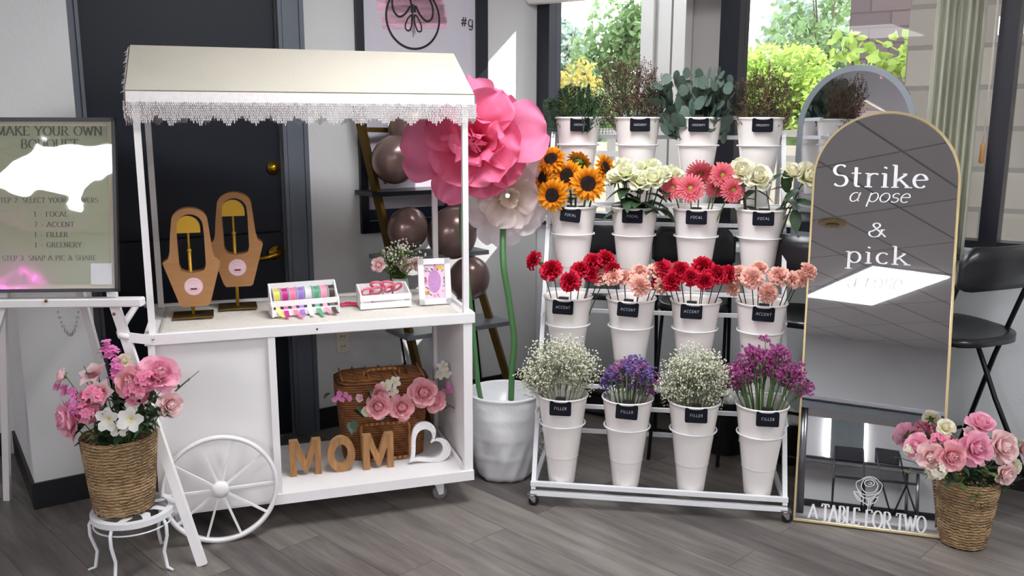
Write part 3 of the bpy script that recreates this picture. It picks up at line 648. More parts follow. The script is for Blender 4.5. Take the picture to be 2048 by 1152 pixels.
# outlet
t = thing('wall_outlet', 'ivory double power outlet low on the wall right of the dark door', 'outlet', G(WALLF, -1.218, 0, .442), WALLF[2])
MB().box((0, -.003, 0), (.072, .006, .116), bev=.002).build('cover_plate', M['ivory'], t)
for dz in (-.026, .026):
    so = MB().box((0, -.007, dz), (.034, .003, .03), bev=.001).build('socket', M['ivory'], t)
    MB().box((-.007, -.009, dz+.003), (.003, .002, .009)).box((.007, -.009, dz+.003), (.003, .002, .008)).build('slots', M['black'], so)
t = thing('ceiling_vent', 'round beige ceiling vent, mirrored beside the word pose', 'vent', (.11, -1.48, ZC), 0)
MB().lathe([(.05, -.02), (.1, -.03), (.13, -.012), (.13, 0), (0, 0)], 32).build('vent_ring', M['ventbeige'], t); MB().lathe([(0, -.024), (.06, -.03), (.065, -.024)], 32).build('vent_centre', M['darkgold'], t)
# ceiling panels (the lamps of the room, some added to brighten walls)
def panel(u, v, wd, L, label, mt=None):
    t = thing('ceiling_light', label, 'light', G(WINF, u, v, ZC), WINF[2], 'LED panels set in the ceiling grid')
    MB().box((0, 0, -.012), (wd+.03, L+.03, .02)).build('light_frame', M['white_metal'], t)
    MB().box((0, 0, -.026), (wd, L, .008)).build('diffuser', mt or PANEL, t)
PANEL = emit('led_panel', (250, 252, 255), PANEL_W)
PANEL_DIM = emit('led_panel_dim', (250, 252, 255), 3.0)
def wloc(x, y):
    dx, dy = x-WINF[0], y-WINF[1]; c, s = cos(WINF[2]), sin(WINF[2]); return dx*c+dy*s, -dx*s+dy*c
for (x, y, wd, L, lb) in ((0.0, -4.1, .87, 1.8, 'long ceiling LED panel reflected in the arched mirror'),
                          (-3.55, -2.17, .9, 2.2, 'ceiling LED panel reflected in the glazed bouquet sign'),
                          (.1, 2.7, .62, 1.25, 'ceiling LED panel added in front of the cart to brighten the poster wall'),  # unseen panel, added to brighten the wall behind the cart
                          (-4.75, -1.1, .7, 1.7, 'ceiling LED panel far left, mirrored faintly in the middle window pane'),
                          (2.6, .9, .62, 1.25, 'ceiling LED panel at the right side of the room'),
                          (4.6, -2.2, .62, 1.25, 'ceiling LED panel at the far right of the room'),
                          (2.6, -5.4, .62, 1.25, 'ceiling LED panel added at the rear right to brighten the far wall'),  # unseen panel, added to lift the far wall in the mirror
                          (-3.0, -4.9, .62, 1.25, 'ceiling LED panel at the rear left of the room')):
    u, v = wloc(x, y); panel(u, v, wd, L, lb, PANEL_DIM if 'faintly' in lb else None)
# ================================================================== OUTSIDE
g = MB(); g.box((4, 14, -.35), (60, 27.6, .3)); o = g.build('ground', M['extbeige']); o['kind'] = 'structure'; o.location = (WINF[0], WINF[1], 0); o.rotation_euler = (0, 0, WINF[2])
def outside(mb, name, m, label, cat, group=None, smooth=False):
    o = mb.build(name, m, None, smooth); o.location = (WINF[0], WINF[1], 0); o.rotation_euler = (0, 0, WINF[2]); return tag(o, label, cat, group)
# white boarded column between the panes
a = at(WINF, 1286, 100, 1.5).x; c = at(WINF, 1445, 100, 1.5).x
k = MB(); wd = c-a; k.box(((a+c)/2, 1.63, 1.9), (wd, .26, 4.2))
for q, dp in ((.09, .05), (.3, .03), (.5, .045), (.82, .03)): k.box((a+wd*q, 1.5-dp/2, 1.9), (wd*(.16 if q < .8 else .34), dp, 4.2))
kk = MB(); kk.box((.95, .215, 1.9), (.3, .05, 4.2)); kk.box((.83, .185, 1.9), (.03, .02, 4.2)); outside(kk, 'sun_block_board', M['extwhite'], 'white board added outside the left pane, at its right end, to block the sun', 'sun blocker')  # added board, keeps a sun patch off the wall beside the door
outside(k, 'porch_column', M['extwhite'], 'white boarded column outside between the two main windows', 'column')
a = at(WINF, 1806, 200, .55).x; c = at(WINF, 1985, 200, .55).x
outside(MB().box(((a+c)/2, .75, 1.9), (c-a, .4, 4.2)), 'brick_column', M['brick'], 'beige brick column outside, just left of the curtain', 'column', )
a = at(WINF, 2016, 200, .55).x
outside(MB().box((a+1.0, .75, 1.9), (2.0, .4, 4.2)), 'brick_column', M['brick'], 'beige brick column outside the window at the right edge', 'column')
# fence
t = thing('fence', 'white rail fence outside behind the top row of buckets', 'fence', G(WINF, 0, 1.9, 0), WINF[2])
fx0, fx1 = at(WINF, 1090, 270, 1.9).x-1.0, 4.5
for z in (1.47, 1.3, .9, .3): MB().box(((fx0+fx1)/2, 0, z), (fx1-fx0, .04, .045)).build('rail', M['extwhite'], t, False)
for q in range(9): MB().box((fx0+.05+q*.78, .03, .62), (.05, .05, 1.72)).build('fence_post', M['extwhite'], t, False)
outside(MB().box((2, 5.0, .5), (14, .2, 1.6)), 'garden_wall', M['extbeige'], 'low beige garden wall behind the white fence', 'wall')
# shingled building at the right
def wp(px, py, v): return at(WINF, px, py, v)
b0 = wp(1694, 120, 4.0).x
t = thing('neighbouring_building', 'brown shingled building outside, seen above the lime green vine', 'building', G(WINF, b0, 4.0, 0), WINF[2])
MB().box((2.2, 1.0, 2.2), (4.4, 2, 4.8)).build('wall', M['darkbrick'], t, False)
MB().box((2.2, 1.0, 4.72), (4.8, 2.5, .16)).build('roof', M['darkbrick'], t, False)
def tree(name, label, px, py, v, rw, rh, n, ls, mname, group=None, seed=1, trunk=True):
    R = random.Random(seed); p = wp(px, py, v); base = G(WINF, p.x, v, -.2)
    t = thing(name, label, 'tree' if 'tree' in name else 'shrub', base, WINF[2], group)
    c = Vector((0, 0, p.z+.2)); mb = MB(); lobes = [(Vector((R.uniform(-.6, .6)*rw, R.uniform(-.4, .4)*rw, R.uniform(-.7, .7)*rh)), R.uniform(.3, .55)) for _ in range(11)]
    for i in range(n):
        lo, lr = R.choice(lobes); q = Vector((R.gauss(0, 1), R.gauss(0, 1), R.gauss(0, 1))).normalized()*R.uniform(.45, 1)**.6
        pos = c+lo+Vector((q.x*rw*lr, q.y*rw*lr, q.z*rh*lr)); nn = Vector((R.gauss(0, 1), R.gauss(0, 1), R.gauss(0, 1)+.6)).normalized()
        a = nn.orthogonal().normalized(); a = Quaternion(nn, R.uniform(0, 6)) @ a; b = nn.cross(a); s = ls*R.uniform(.6, 1.2)
        mb.add([pos-a*s*.7, pos-a*s*.25+b*s*.38, pos+a*s*.35+b*s*.4, pos+a*s*.8, pos+a*s*.35-b*s*.4, pos-a*s*.25-b*s*.38], [(0, 1, 2, 3, 4, 5)])
    mb.build('foliage', M[mname], t, False)
    tb = MB(); tb.tube([(0, 0, -.05), (0, 0, c.z*.5), (.06*rw, 0, c.z)], [.05*rw+.02, .04*rw+.02, .02], 8)
    for q in range(6): e = c+Vector((R.uniform(-.6, .6)*rw, R.uniform(-.3, .3)*rw, R.uniform(-.2, .6)*rh)); tb.tube([(0, 0, c.z*.5+q*.04), e*.5+Vector((0, 0, c.z*.3)), e], [.03, .02, .008], 5)
    tb.build('trunk', M['bark'], t)
GT = 'trees beyond the windows'
tree('garden_tree', 'tall grey-green tree at the left edge of the left pane', 1120, 120, 13, 1.2, 1.2, 2600, .12, 'treeC', GT, 1)
tree('garden_tree', 'green pointed tree in the middle of the left pane', 1235, 110, 11, .9, 1.5, 2600, .11, 'treeB', GT, 2)
tree('garden_tree', 'hazy tree in the left pane between the two taller ones', 1180, 190, 18, 1.8, 1.1, 2400, .12, 'treeC', GT, 3)
tree('flowering_shrub', 'yellow and orange tinged shrub low in the left pane', 1125, 215, 5.6, .55, .6, 1500, .06, 'treeD', None, 4)
tree('garden_shrub', 'green shrub behind the leftmost top bucket', 1190, 235, 5.8, .6, .4, 1500, .06, 'treeB', None, 5)
tree('garden_tree', 'bright lime green tree at the left of the middle window', 1535, 185, 6.4, 1.0, .62, 3400, .06, 'treeA', GT, 6)
tree('garden_tree', 'blue-green tree high behind the lime green one', 1665, 95, 12, 1.7, 1.5, 2600, .12, 'treeC', GT, 7)
tree('garden_tree', 'olive brown tree against the shingled building', 1655, 60, 9, .9, 1.2, 2000, .08, 'treeB', GT, 8)
tree('garden_shrub', 'mid green shrub behind the second arched mirror', 1640, 215, 7, .9, .6, 2000, .08, 'treeB', None, 9)
tree('climbing_vine', 'lime green vine leaves hanging before the shingled building', 1750, 145, 3.2, .34, .32, 210, .075, 'treeA', None, 10)
tree('garden_tree', 'dense tree far behind the white fence', 1480, 235, 25, 8, 1.8, 5000, .3, 'treeC', GT, 11)
# ================================================================== CURTAIN
a, c = wp(1858, 200, -.08).x, wp(1958, 200, -.08).x
mb = MB(); n = 90; rows = 14; R = random.Random(3); vs = []
for j in range(rows+1):
    z = .98+1.7*j/rows
    for i in range(n+1):
        t = i/n; u = a+(c-a)*t; ph = t*2*pi*7; vs.append((u, -.09+.03*sin(ph)*(1-.15*sin(j))+.008*sin(ph*2.3+j*.2), z))
mb.add(vs, [(j*(n+1)+i, j*(n+1)+i+1, (j+1)*(n+1)+i+1, (j+1)*(n+1)+i) for j in range(rows) for i in range(n)])
o = mb.build('curtain', M['curtain']); o.location = (WINF[0], WINF[1], 0); o.rotation_euler = (0, 0, WINF[2]); tag(o, 'pleated beige curtain hanging in the right part of the window', 'curtain')
sm = o.modifiers.new('thickness', 'SOLIDIFY'); sm.thickness = .002
p0, p1 = wp(1975, 20, -.06), wp(1966, 285, -.06)
t = thing('blind_cord', 'pull cord with a wooden toggle beside the curtain', 'cord', G(WINF, p1.x, -.06, p1.z), WINF[2])
MB().tube([(0, 0, 0), (.003, 0, .3), (0, 0, 2.62-p1.z)], .003, 6).build('cord', M['runner'], t); MB().lathe([(.004, 0), (.009, -.01), (.011, -.08), (.006, -.085)], 12).build('toggle', M['wood'], t)
# ================================================================== POSTER ON THE DOOR WALL
t = thing('wall_poster', 'large white vinyl poster in a black frame with a looped butterfly logo', 'poster', G(WALLF, 0, -.002, 0), WALLF[2])
L_, R_, B_, T_ = -1.101, -.345, .988, 2.45
f = MB(); f.box(((L_+R_)/2, -.012, B_+.03), (R_-L_, .024, .06)); f.box(((L_+R_)/2, -.012, T_-.02), (R_-L_, .024, .04)); f.box((L_+.02, -.012, (B_+T_)/2), (.04, .024, T_-B_)); f.box((R_-.035, -.012, (B_+T_)/2), (.07, .024, T_-B_)); f.build('poster_frame', M['frame_black'], t, False)
MB().box(((L_+R_)/2-.015, -.005, (B_+T_)/2), (R_-L_-.1, .006, T_-B_-.08)).build('poster_sheet', M['posterpaper'], t, False)
MB().box(((L_+R_)/2-.015, -.0095, B_+.09), (R_-L_-.11, .002, .055)).build('navy_strip', M['bluestrip'], t, False, 'navy strip along the bottom')
PP = lambda x, y: (lambda q: (q.x, q.z))(at(WALLF, x, y, -.01))
def pz(x, y): return PP(640+x/2.4, y/2.4)
bk = MB(); R = random.Random(5)
for q in range(7):
    y0, y1 = -60+q*26, -60+q*26+24; ribbon(bk, [pz(270+R.uniform(0, 60), (y0+y1)/2), pz(500, (y0+y1)/2), pz(612-R.uniform(0, 26), (y0+y1)/2)], .062, -.0092)
bk.build('brush_mark', M['posterpink'], t, False, 'pink brush strokes behind the logo')
lg = MB(); cx, cz = PP(826, 36); rr = PP(878, 36)[0]-cx
ribbon(lg, [(cx+rr*cos(q*pi/24), cz+rr*1.0*sin(q*pi/24)) for q in range(49)], .011, -.0105)
wfn = lambda dx, dz: .011
def loop(pts, wd=.011):
    out = []; n = len(pts)
    for i in range(n-1):
        p0, p1, p2, p3 = pts[max(i-1, 0)], pts[i], pts[i+1], pts[min(i+2, n-1)]
        for s in range(6):
            q = s/6; out.append(tuple(.5*((2*p1[k])+(-p0[k]+p2[k])*q+(2*p0[k]-5*p1[k]+4*p2[k]-p3[k])*q*q+(-p0[k]+3*p1[k]-3*p2[k]+p3[k])*q**3) for k in (0, 1)))
    out.append(pts[-1]); ribbon(lg, [pz(*p) for p in out], wd, -.0105)
loop([(440, 60), (437, 20), (420, -20), (370, -40), (346, 0), (352, 50), (378, 80), (408, 66), (432, 30)])
loop([(455, 60), (458, 30), (478, 70), (510, 102), (536, 88), (540, 40), (520, -10), (480, -40), (455, 0)])
loop([(440, 70), (420, 90), (408, 130), (424, 148), (438, 125), (440, 70)], .008); loop([(455, 70), (452, 100), (466, 146), (484, 150), (484, 120), (468, 85), (455, 70)], .008)
loop([(446, 20), (445, 90), (447, 178)], .004); loop([(450, 20), (450, 100), (455, 165)], .003); loop([(443, 20), (440, 90), (436, 150)], .003)
a = PP(921, 52); b_ = PP(921, 34)
write(lg, '#g', a[0], a[1], (b_[1]-a[1])*1.25, .1, .1, False, .1, 'L', -.0105)
lg.build('logo_print', M['ink'], t, False)
# ================================================================== LADDER SHELF WITH BALLOONS
t = thing('ladder_shelf', 'bronze leaning ladder shelf with dark shelves against the poster wall', 'shelf', G(WALLF, -.8, -.3, 0), WALLF[2])
LL = lambda u, v, z: Vector((u+.8, v+.3, z))
RL = [LL(-.955, -.47, 0), LL(-1.135, -.07, 1.62)]; RR = [LL(-.41, -.42, 0), LL(-.70, -.05, 1.5)]
for a_, b_ in (RL, RR): MB().bar(a_, b_, .028, .036).build('side_rail', M['darkgold'], t, False)
for a_, b_ in ((RL[0]+Vector((.05, .3, 0)), RL[1]*.7+RL[0]*.3), (RR[0]+Vector((-.02, .32, 0)), RR[1]*.6+RR[0]*.4)): MB().bar(a_, b_, .008, .008).build('back_strut', M['blackmetal'], t, False)
MB().bar(RL[1]*.93+RL[0]*.07, RR[1]*.985+RR[0]*.015+Vector((0, 0, .02)), .02, .024).build('top_rung', M['darkgold'], t, False)
SH = []
for z, dp in ((1.2, .2), (.885, .22), (.52, .24)):
    f1 = z/1.62; f2 = z/1.5; a_ = RL[0].lerp(RL[1], f1); b_ = RR[0].lerp(RR[1], min(f2, 1)); c_ = (a_+b_)/2
    MB().box((c_.x, c_.y+.02, z), (b_.x-a_.x+.1, dp, .022)).build('shelf_board', M['greycap'] if z < 1 else M['blackmetal'], t, False); SH.append((c_, z))
bal = None
for (px, py, v, r, lb) in ((825, 250, -.2, .125, 'brown balloon at the top, half under the lace fringe'), (790, 318, -.2, .12, 'brown balloon on the upper shelf beside the left rail'),
                           (815, 457, -.26, .108, 'smaller brown balloon above the white silk posy'), (905, 465, -.28, .135, 'big brown balloon behind the right canopy post'),
                           (935, 392, -.16, .13, 'brown balloon behind the giant pink paper flower'), (938, 556, -.3, .115, 'brown balloon low behind the floral photo frame')):
    p = at(WALLF, px, py, v); t = thing('balloon', lb, 'balloon', G(WALLF, p.x, v, p.z), WALLF[2], 'brown balloons on the ladder shelf')
    if bal is None:
        a_ = MB(); a_.lathe([(max(1e-4, r*sin(pi*i/20))*(1-.06*(1-cos(pi*i/20))), -r*1.02*cos(pi*i/20)) for i in range(21)], 28)
        bal = mesh(a_, 'balloon_skin', M['balloon']); kn = mesh(MB().lathe([(.003, -.128), (.01, -.142), (.008, -.146), (.0, -.14)], 10), 'knot', M['balloon'])
    inst('balloon_skin', bal, t, scale=r/.125, rot=(.5, .2, 0)); inst('knot', kn, t, scale=r/.125, rot=(.5, .2, 0))
# rolled mats by the corner
for (px, py, lb) in ((974, 768, 'rolled grey mat in the middle behind the white pail'), (1011, 762, 'rolled grey mat right of the thick green stem'), (951, 777, 'rolled grey mat half hidden by the cart end panel')):
    d_ = ray(px, py); k = (.07-CAM_H)/d_.z; p = Vector((0, 0, CAM_H))+d_*k; p.y -= .3; p.x -= .02
    t = thing('rolled_mat', lb, 'mat', (p.x, p.y, .062), rad(150), 'rolled mats on the floor by the corner')
    mb = MB(); sp = [(cos(q/16*2*pi)*(.02+.040*q/64), sin(q/16*2*pi)*(.02+.040*q/64)) for q in range(65)]; vs = []
    for q in sp: vs += [(0, q[0], q[1]), (.34, q[0], q[1]), (0, q[0]*.86, q[1]*.86), (.34, q[0]*.86, q[1]*.86)]
    fs = []
    for q in range(64): o_ = q*4; fs += [(o_, o_+1, o_+5, o_+4), (o_+2, o_+6, o_+7, o_+3), (o_, o_+4, o_+6, o_+2)]
    mb.add(vs, fs, True); mb.build('mat_roll', M['rug'], t, False)
# ================================================================== FLOWER CART
CL, CD = 1.195, .549
cart = thing('flower_cart', 'white wooden flower cart with a gabled canopy and one big spoked wheel', 'cart', G(CARTF, 0, 0, 0), CARTF[2])
b = MB(); b.box((.2185, CD/2, .44), (.427, CD-.03, .655)); b.build('cabinet', M['white'], cart)
for (x, w_) in ((.012, .024), (.424, .026)): MB().box((x, .006, .436), (w_, .022, .655)).build('corner_trim', M['white'], cart)
MB().box((CL/2, CD/2, .778), (CL, CD, .026)).build('countertop', M['white'], cart)
MB().box((CL/2, .0, .784), (CL+.02, .016, .042), bev=.003).box((CL/2, CD, .784), (CL+.02, .016, .042)).box((-.002, CD/2, .784), (.016, CD, .042)).box((CL+.002, CD/2, .784), (.016, CD, .042)).build('counter_rail', M['white'], cart)
MB().sphere((.59, -.0085, .783), .004, 8, 6).build('screw', M['black'], cart)
b = MB(); b.box((.815, CD/2, .125), (.76, CD, .022)); b.box((CL/2+.2, -.004, .128), (CL-.4, .018, .04)); b.box((CL-.035, CD/2, .146), (.012, CD, .03)); b.box((.2, CD/2, .113), (.4, CD-.04, .02)); b.build('lower_shelf', M['white'], cart)
b = MB(); b.box((CL-.013, CD/2, .445), (.018, CD-.02, .63)); b.box((CL-.02, .012, .445), (.036, .03, .66)); b.box((CL-.02, CD-.012, .445), (.036, .03, .66)); b.build('end_panel', M['white'], cart)
for (x, y) in ((.018, .018), (CL-.022, .018), (.018, CD-.018), (CL-.022, CD-.018)): MB().box((x, y, 1.225), (.022, .022, .86)).build('canopy_post', M['white'], cart)
RZ, EZ = 1.812, 1.645
def slab(mb, p, q, r, s_, th):
    p, q, r, s_ = map(Vector, (p, q, r, s_)); n = (q-p).cross(s_-p).normalized()*th
    mb.add([p, q, r, s_, p+n, q+n, r+n, s_+n], [(0, 1, 2, 3), (7, 6, 5, 4), (0, 4, 5, 1), (1, 5, 6, 2), (2, 6, 7, 3), (3, 7, 4, 0)], True)
b = MB(); x0, x1 = -.008, CL+.008
slab(b, (x0, -.012, EZ), (x1, -.012, EZ), (x1-.004, CD/2, RZ), (x0+.004, CD/2, RZ), .005)
slab(b, (x1, CD+.012, EZ), (x0, CD+.012, EZ), (x0+.004, CD/2, RZ), (x1-.004, CD/2, RZ), .005)
for x in (x0, x1-.004): b.add([(x, -.012, EZ), (x, CD+.012, EZ), (x, CD/2, RZ), (x+.004, -.012, EZ), (x+.004, CD+.012, EZ), (x+.004, CD/2, RZ)], [(0, 1, 2), (5, 4, 3), (0, 3, 4, 1), (1, 4, 5, 2), (2, 5, 3, 0)], True)
b.build('canopy_cloth', M['fabric'], cart)
b = MB()
for y in (.004, CD-.004): b.box((CL/2, y, EZ-.01), (CL, .018, .02))
for x in (.006, CL-.006): b.box((x, CD/2, EZ-.01), (.018, CD, .02))
b.box((CL/2, CD/2, RZ-.02), (CL-.01, .018, .018)); b.build('canopy_frame', M['white'], cart)
def fringe(p0, p1, seed):
    R = random.Random(seed); mb = MB(); p0, p1 = Vector(p0), Vector(p1); L = (p1-p0).length; d = (p1-p0)/L; nrm = Vector((d.y, -d.x, 0))
    n = int(L/.0058); vs = []
    for i in range(n+1):
        p = p0+d*(L*i/n); sc = abs(sin(i/n*L/.046*pi)); vs += [p+nrm*.002, p-Vector((0, 0, .03+.012*sc))+nrm*.004]
    mb.add(vs, [(2*i, 2*i+2, 2*i+3, 2*i+1) for i in range(n)], True)
    for i in range(n+1):
        t = i/n*L; ph = (t/.092) % 1; ln = .044+.026*(1-abs(2*ph-1))+R.uniform(-.004, .006); z = -.036; x = t
        k = 0
        while z > -.03-ln-.01:
            xx = x+(.0029 if k % 2 else 0)+R.uniform(-.0006, .0006); q = p0+d*xx+nrm*(.004+R.uniform(0, .003))+Vector((0, 0, z))
            a = .0024; h = .0056
            mb.add([q+d*a, q+nrm*a*.7, q-d*a, q-nrm*a*.7, q+Vector((0, 0, h)), q-Vector((0, 0, h))], [(0, 1, 4), (1, 2, 4), (2, 3, 4), (3, 0, 4), (1, 0, 5), (2, 1, 5), (3, 2, 5), (0, 3, 5)])
            z -= .0082; k += 1
    return mb
fringe((x0, -.014, EZ), (x1, -.014, EZ), 1).build('lace_fringe', M['lace'], cart, False)
fringe((x0-.003, CD, EZ), (x0-.003, -.014, EZ), 2).build('lace_fringe', M['lace'], cart, False)
fringe((x1+.003, -.014, EZ), (x1+.003, CD, EZ), 3).build('lace_fringe', M['lace'], cart, False)
fringe((x1, CD+.014, EZ), (x0, CD+.014, EZ), 4).build('lace_fringe', M['lace'], cart, False)
# frayed gable edge
mb = MB(); R = random.Random(8)
for k in range(60):
    q = k/60; p = Vector((x0-.002, -.012+q*(CD/2+.012), EZ+q*(RZ-EZ))); mb.tube([p, p+Vector((-R.uniform(.002, .014), R.uniform(-.006, .006), -R.uniform(.004, .016)))], .0008, 4)
mb.build('frayed_edge', M['lace'], cart)
# wheel
WR = .208
wh = MB(); wh.lathe([(WR, -.011), (WR, .011), (WR-.014, .011), (WR-.014, -.011)], 64, mx=Matrix.Translation((.214, -.034, WR)) @ Matrix.Rotation(pi/2, 4, 'X'), closed=True)
wheel = wh.build('wheel', M['white'], cart)
MB().lathe([(.012, -.02), (.03, -.012), (.031, .012), (.01, .016)], 24, mx=Matrix.Translation((.214, -.034, WR)) @ Matrix.Rotation(pi/2, 4, 'X')).build('hub', M['white'], wheel)
for k in range(10):
    q = k*pi/5+.02; MB().bar((.214+.028*cos(q), -.034, WR+.028*sin(q)), (.214+(WR-.012)*cos(q), -.034, WR+(WR-.012)*sin(q)), .008, .008, (0, 1, 0)).build('spoke', M['white'], wheel)
MB().tube([(.214, -.03, WR), (.214, .04, WR)], .008).build('axle', M['white'], wheel)
# push handle on the left end
h = MB(); h.bar((.02, -.012, .785), (-.06, -.012, .802), .006, .034, (0, 0, 1)); h.tube([(-.055, -.01, .802), (-.085, 0, .806), (-.09, .03, .812), (-.075, .12, .835), (-.05, .3, .86), (-.06, .5, .83), (-.01, .53, .79)], .012, 10)
h.build('push_handle', M['white'], cart)
for x, y in ((.06, -.014), (.1, CD+.01)): MB().sphere((x-.04, y, .79), .006, 8, 6).build('bolt', M['chrome'], cart)
def caster(parent, c, r, top, tilt=0, mw='rubber', mb_='white_metal', plate=.07):
    f = MB(); f.box((c[0], c[1], top-.003), (plate, plate*.8, .006)); f.lathe([(plate*.3, 0), (plate*.3, -.012)], 16, (c[0], c[1], top-.006))
    for s_ in (-1, 1): f.prism([(c[0]-plate*.36, top-.014), (c[0]+plate*.36, top-.014), (c[0]+plate*.1+r*.5, r*.8), (c[0]-r*.2+.01, r*.7)], c[1]+s_*r*.42-.0015, c[1]+s_*r*.42+.0015)
    k = f.build('caster', M[mb_], parent)
    mx = Matrix.Translation((c[0]+r*.3, c[1], r)) @ Matrix.Rotation(pi/2, 4, 'X')
    MB().lathe([(r*.3, -r*.3), (r*.85, -r*.32), (r, -r*.2), (r, r*.2), (r*.85, r*.32), (r*.3, r*.3)], 24, mx=mx).build('caster_wheel', M[mw], k)
for (x, y) in ((CL-.13, .09), (CL-.13, CD-.09), (.05, .12), (.1, CD-.09)): caster(cart, (x, y), .031, .114)
# ------------------------------------------------------------------ on the counter
ZT = .802
def onc(u, v, z=ZT): return G(CARTF, u, v, z)
CA = CARTF[2]
t = MB(); R = random.Random(2); nx, ny = 70, 22; vs = []
for i in range(nx+1):
    for j in range(ny+1):
        u = .035+1.12*i/nx; v = .035+.48*j/ny; e = (.006*abs(sin(i*1.1)) if j == 0 else 0) - (.006*abs(sin(i*1.1)) if j == ny else 0)
        vs.append((u, v-e, ZT-.0095+.0022*sin(i*.33)*sin(j*.7)+(.002*R.random() if j in (0, ny) else 0)+.002))
t.add(vs, [(i*(ny+1)+j, (i+1)*(ny+1)+j, (i+1)*(ny+1)+j+1, i*(ny+1)+j+1) for i in range(nx) for j in range(ny)])
o = t.build('table_runner', M['runner']); tag(o, 'cream lace table runner laid over the cart counter', 'table runner'); o.location = G(CARTF, 0, 0, 0); o.rotation_euler = (0, 0, CA)
sm = o.modifiers.new('thickness', 'SOLIDIFY'); sm.thickness = .002; sm.offset = 1
ZT = .8
def radial(poly, c, n=120):
    out = []
    for k in range(n):
        q = 2*pi*k/n; dx, dz = cos(q), sin(q); best = 0
        for i in range(len(poly)):
            (x1, z1), (x2, z2) = poly[i], poly[(i+1) % len(poly)]
            ex, ez = x2-x1, z2-z1; den = dx*ez-dz*ex
            if abs(den) < 1e-12: continue
            t_ = ((x1-c[0])*ez-(z1-c[1])*ex)/den; s_ = ((x1-c[0])*dz-(z1-c[1])*dx)/den
            if t_ > 0 and -1e-9 <= s_ <= 1+1e-9: best = max(best, t_)
        out.append((c[0]+dx*best, c[1]+dz*best))
    return out
def bag_and_stand(u, v, lift, lb, ls, side):
    s_ = thing('display_stand', ls, 'stand', onc(u-.008, v), CA, 'gold bag stands')
    MB().box((0, 0, .004), (.15, .13, .006), bev=.002).build('base_plate', M['darkgold'], s_)
    H_ = lift+.39
    MB().tube([(0, 0, .006), (0, 0, H_-.18)], .0065, 10).build('lower_pole', M['goldpaint'], s_)
    p = MB(); p.tube([(0, 0, H_-.18), (0, 0, H_-.06)], .0045, 10); p.sphere((0, 0, H_-.18), .009, 10, 8); p.build('upper_pole', M['goldpaint'], s_)
    MB().prism([(-.045, H_-.108)]+[(.045*cos(pi-q*pi/14), H_-.088+.045*sin(q*pi/14)) for q in range(15)]+[(.045, H_-.108)], -.03, -.012).build('half_disc_hanger', M['goldpaint'], s_)
    t = thing('kraft_bag', lb, 'gift bag', onc(u, v, ZT+lift), CA+side, 'kraft bouquet bags on gold stands')
    outer = [(-.052, 0), (.055, 0), (.104, .186), (.094, .192), (.083, .2), (.076, .23), (.07, .3), (.066, .345)]+[(.066*cos(q*pi/12), .352+.055*sin(q*pi/12)) for q in range(1, 12)]+[(-.066, .345), (-.072, .3), (-.078, .23), (-.085, .2), (-.096, .192), (-.106, .186)]
    inner = [(-.04, .15), (-.025, .143), (0, .139), (.025, .143), (.043, .15), (.049, .17), (.049, .3)]+[(.047*cos(q*pi/12), .335+.047*sin(q*pi/12)) for q in range(0, 13)]+[(-.049, .3), (-.047, .17)]
    outer = [(x, z*.93) for x, z in outer]; inner = [(x, z*.93) for x, z in inner]
    O, I = radial(outer, (0, .22)), radial(inner, (0, .22))
    MB().ringprism(O, I, -.034, -.03).build('front_panel', M['kraft'], t, False)
    b_ = MB(); b_.ringprism([(x*.995, z) for x, z in O], [(x*.93, .22+(z-.22)*.95) for x, z in O], -.03, .03)
    b_.ringprism([(x*1.03, .22+(z-.22)*1.02) for x, z in I], I, -.03, .03); b_.ringprism(O, I, .03, .033); b_.build('bag_side', M['kraft_in'], t, False)
    st = MB().lathe([(0, -.0345), (.034, -.0345), (.034, -.0352), (0, -.0352)], 32, mx=Matrix.Translation((0, 0, .078)) @ Matrix.Rotation(pi/2, 4, 'X') @ Matrix.Scale(-1, 4, (0, 0, 1))).build('round_sticker', M['pinksticker'], t, False)
    q = MB(); ribbon(q, [(.031*cos(a_*pi/20), .078+.031*sin(a_*pi/20)) for a_ in range(41)], .001, -.0356)
    ribbon(q, [(.022*cos(rad(a_)), .078+.022*sin(rad(a_))) for a_ in range(200, 341, 10)], .0016, -.0356); ribbon(q, [(.024*cos(rad(a_)), .078+.024*sin(rad(a_))) for a_ in range(35, 146, 10)], .0016, -.0356)
    ribbon(q, [(-.014, .084), (-.006, .09), (.006, .09), (.014, .084)], .001, -.0356); q.build('sticker_print', M['stickerline'], st, False)
    q = MB(); q.prism([(-.013, .072), (.013, .072), (.011, .064), (-.011, .064)], -.0362, -.0355); q.build('sticker_mark', M['stickerdark'], st, False)
bag_and_stand(.157, .29, .045, 'shorter kraft card bag with arched handle on the left gold stand', 'shorter gold stand holding the left kraft bag', .02)
bag_and_stand(.325, .405, .092, 'taller kraft card bag with arched handle behind the shorter one', 'taller gold stand holding the right kraft bag', -.05)
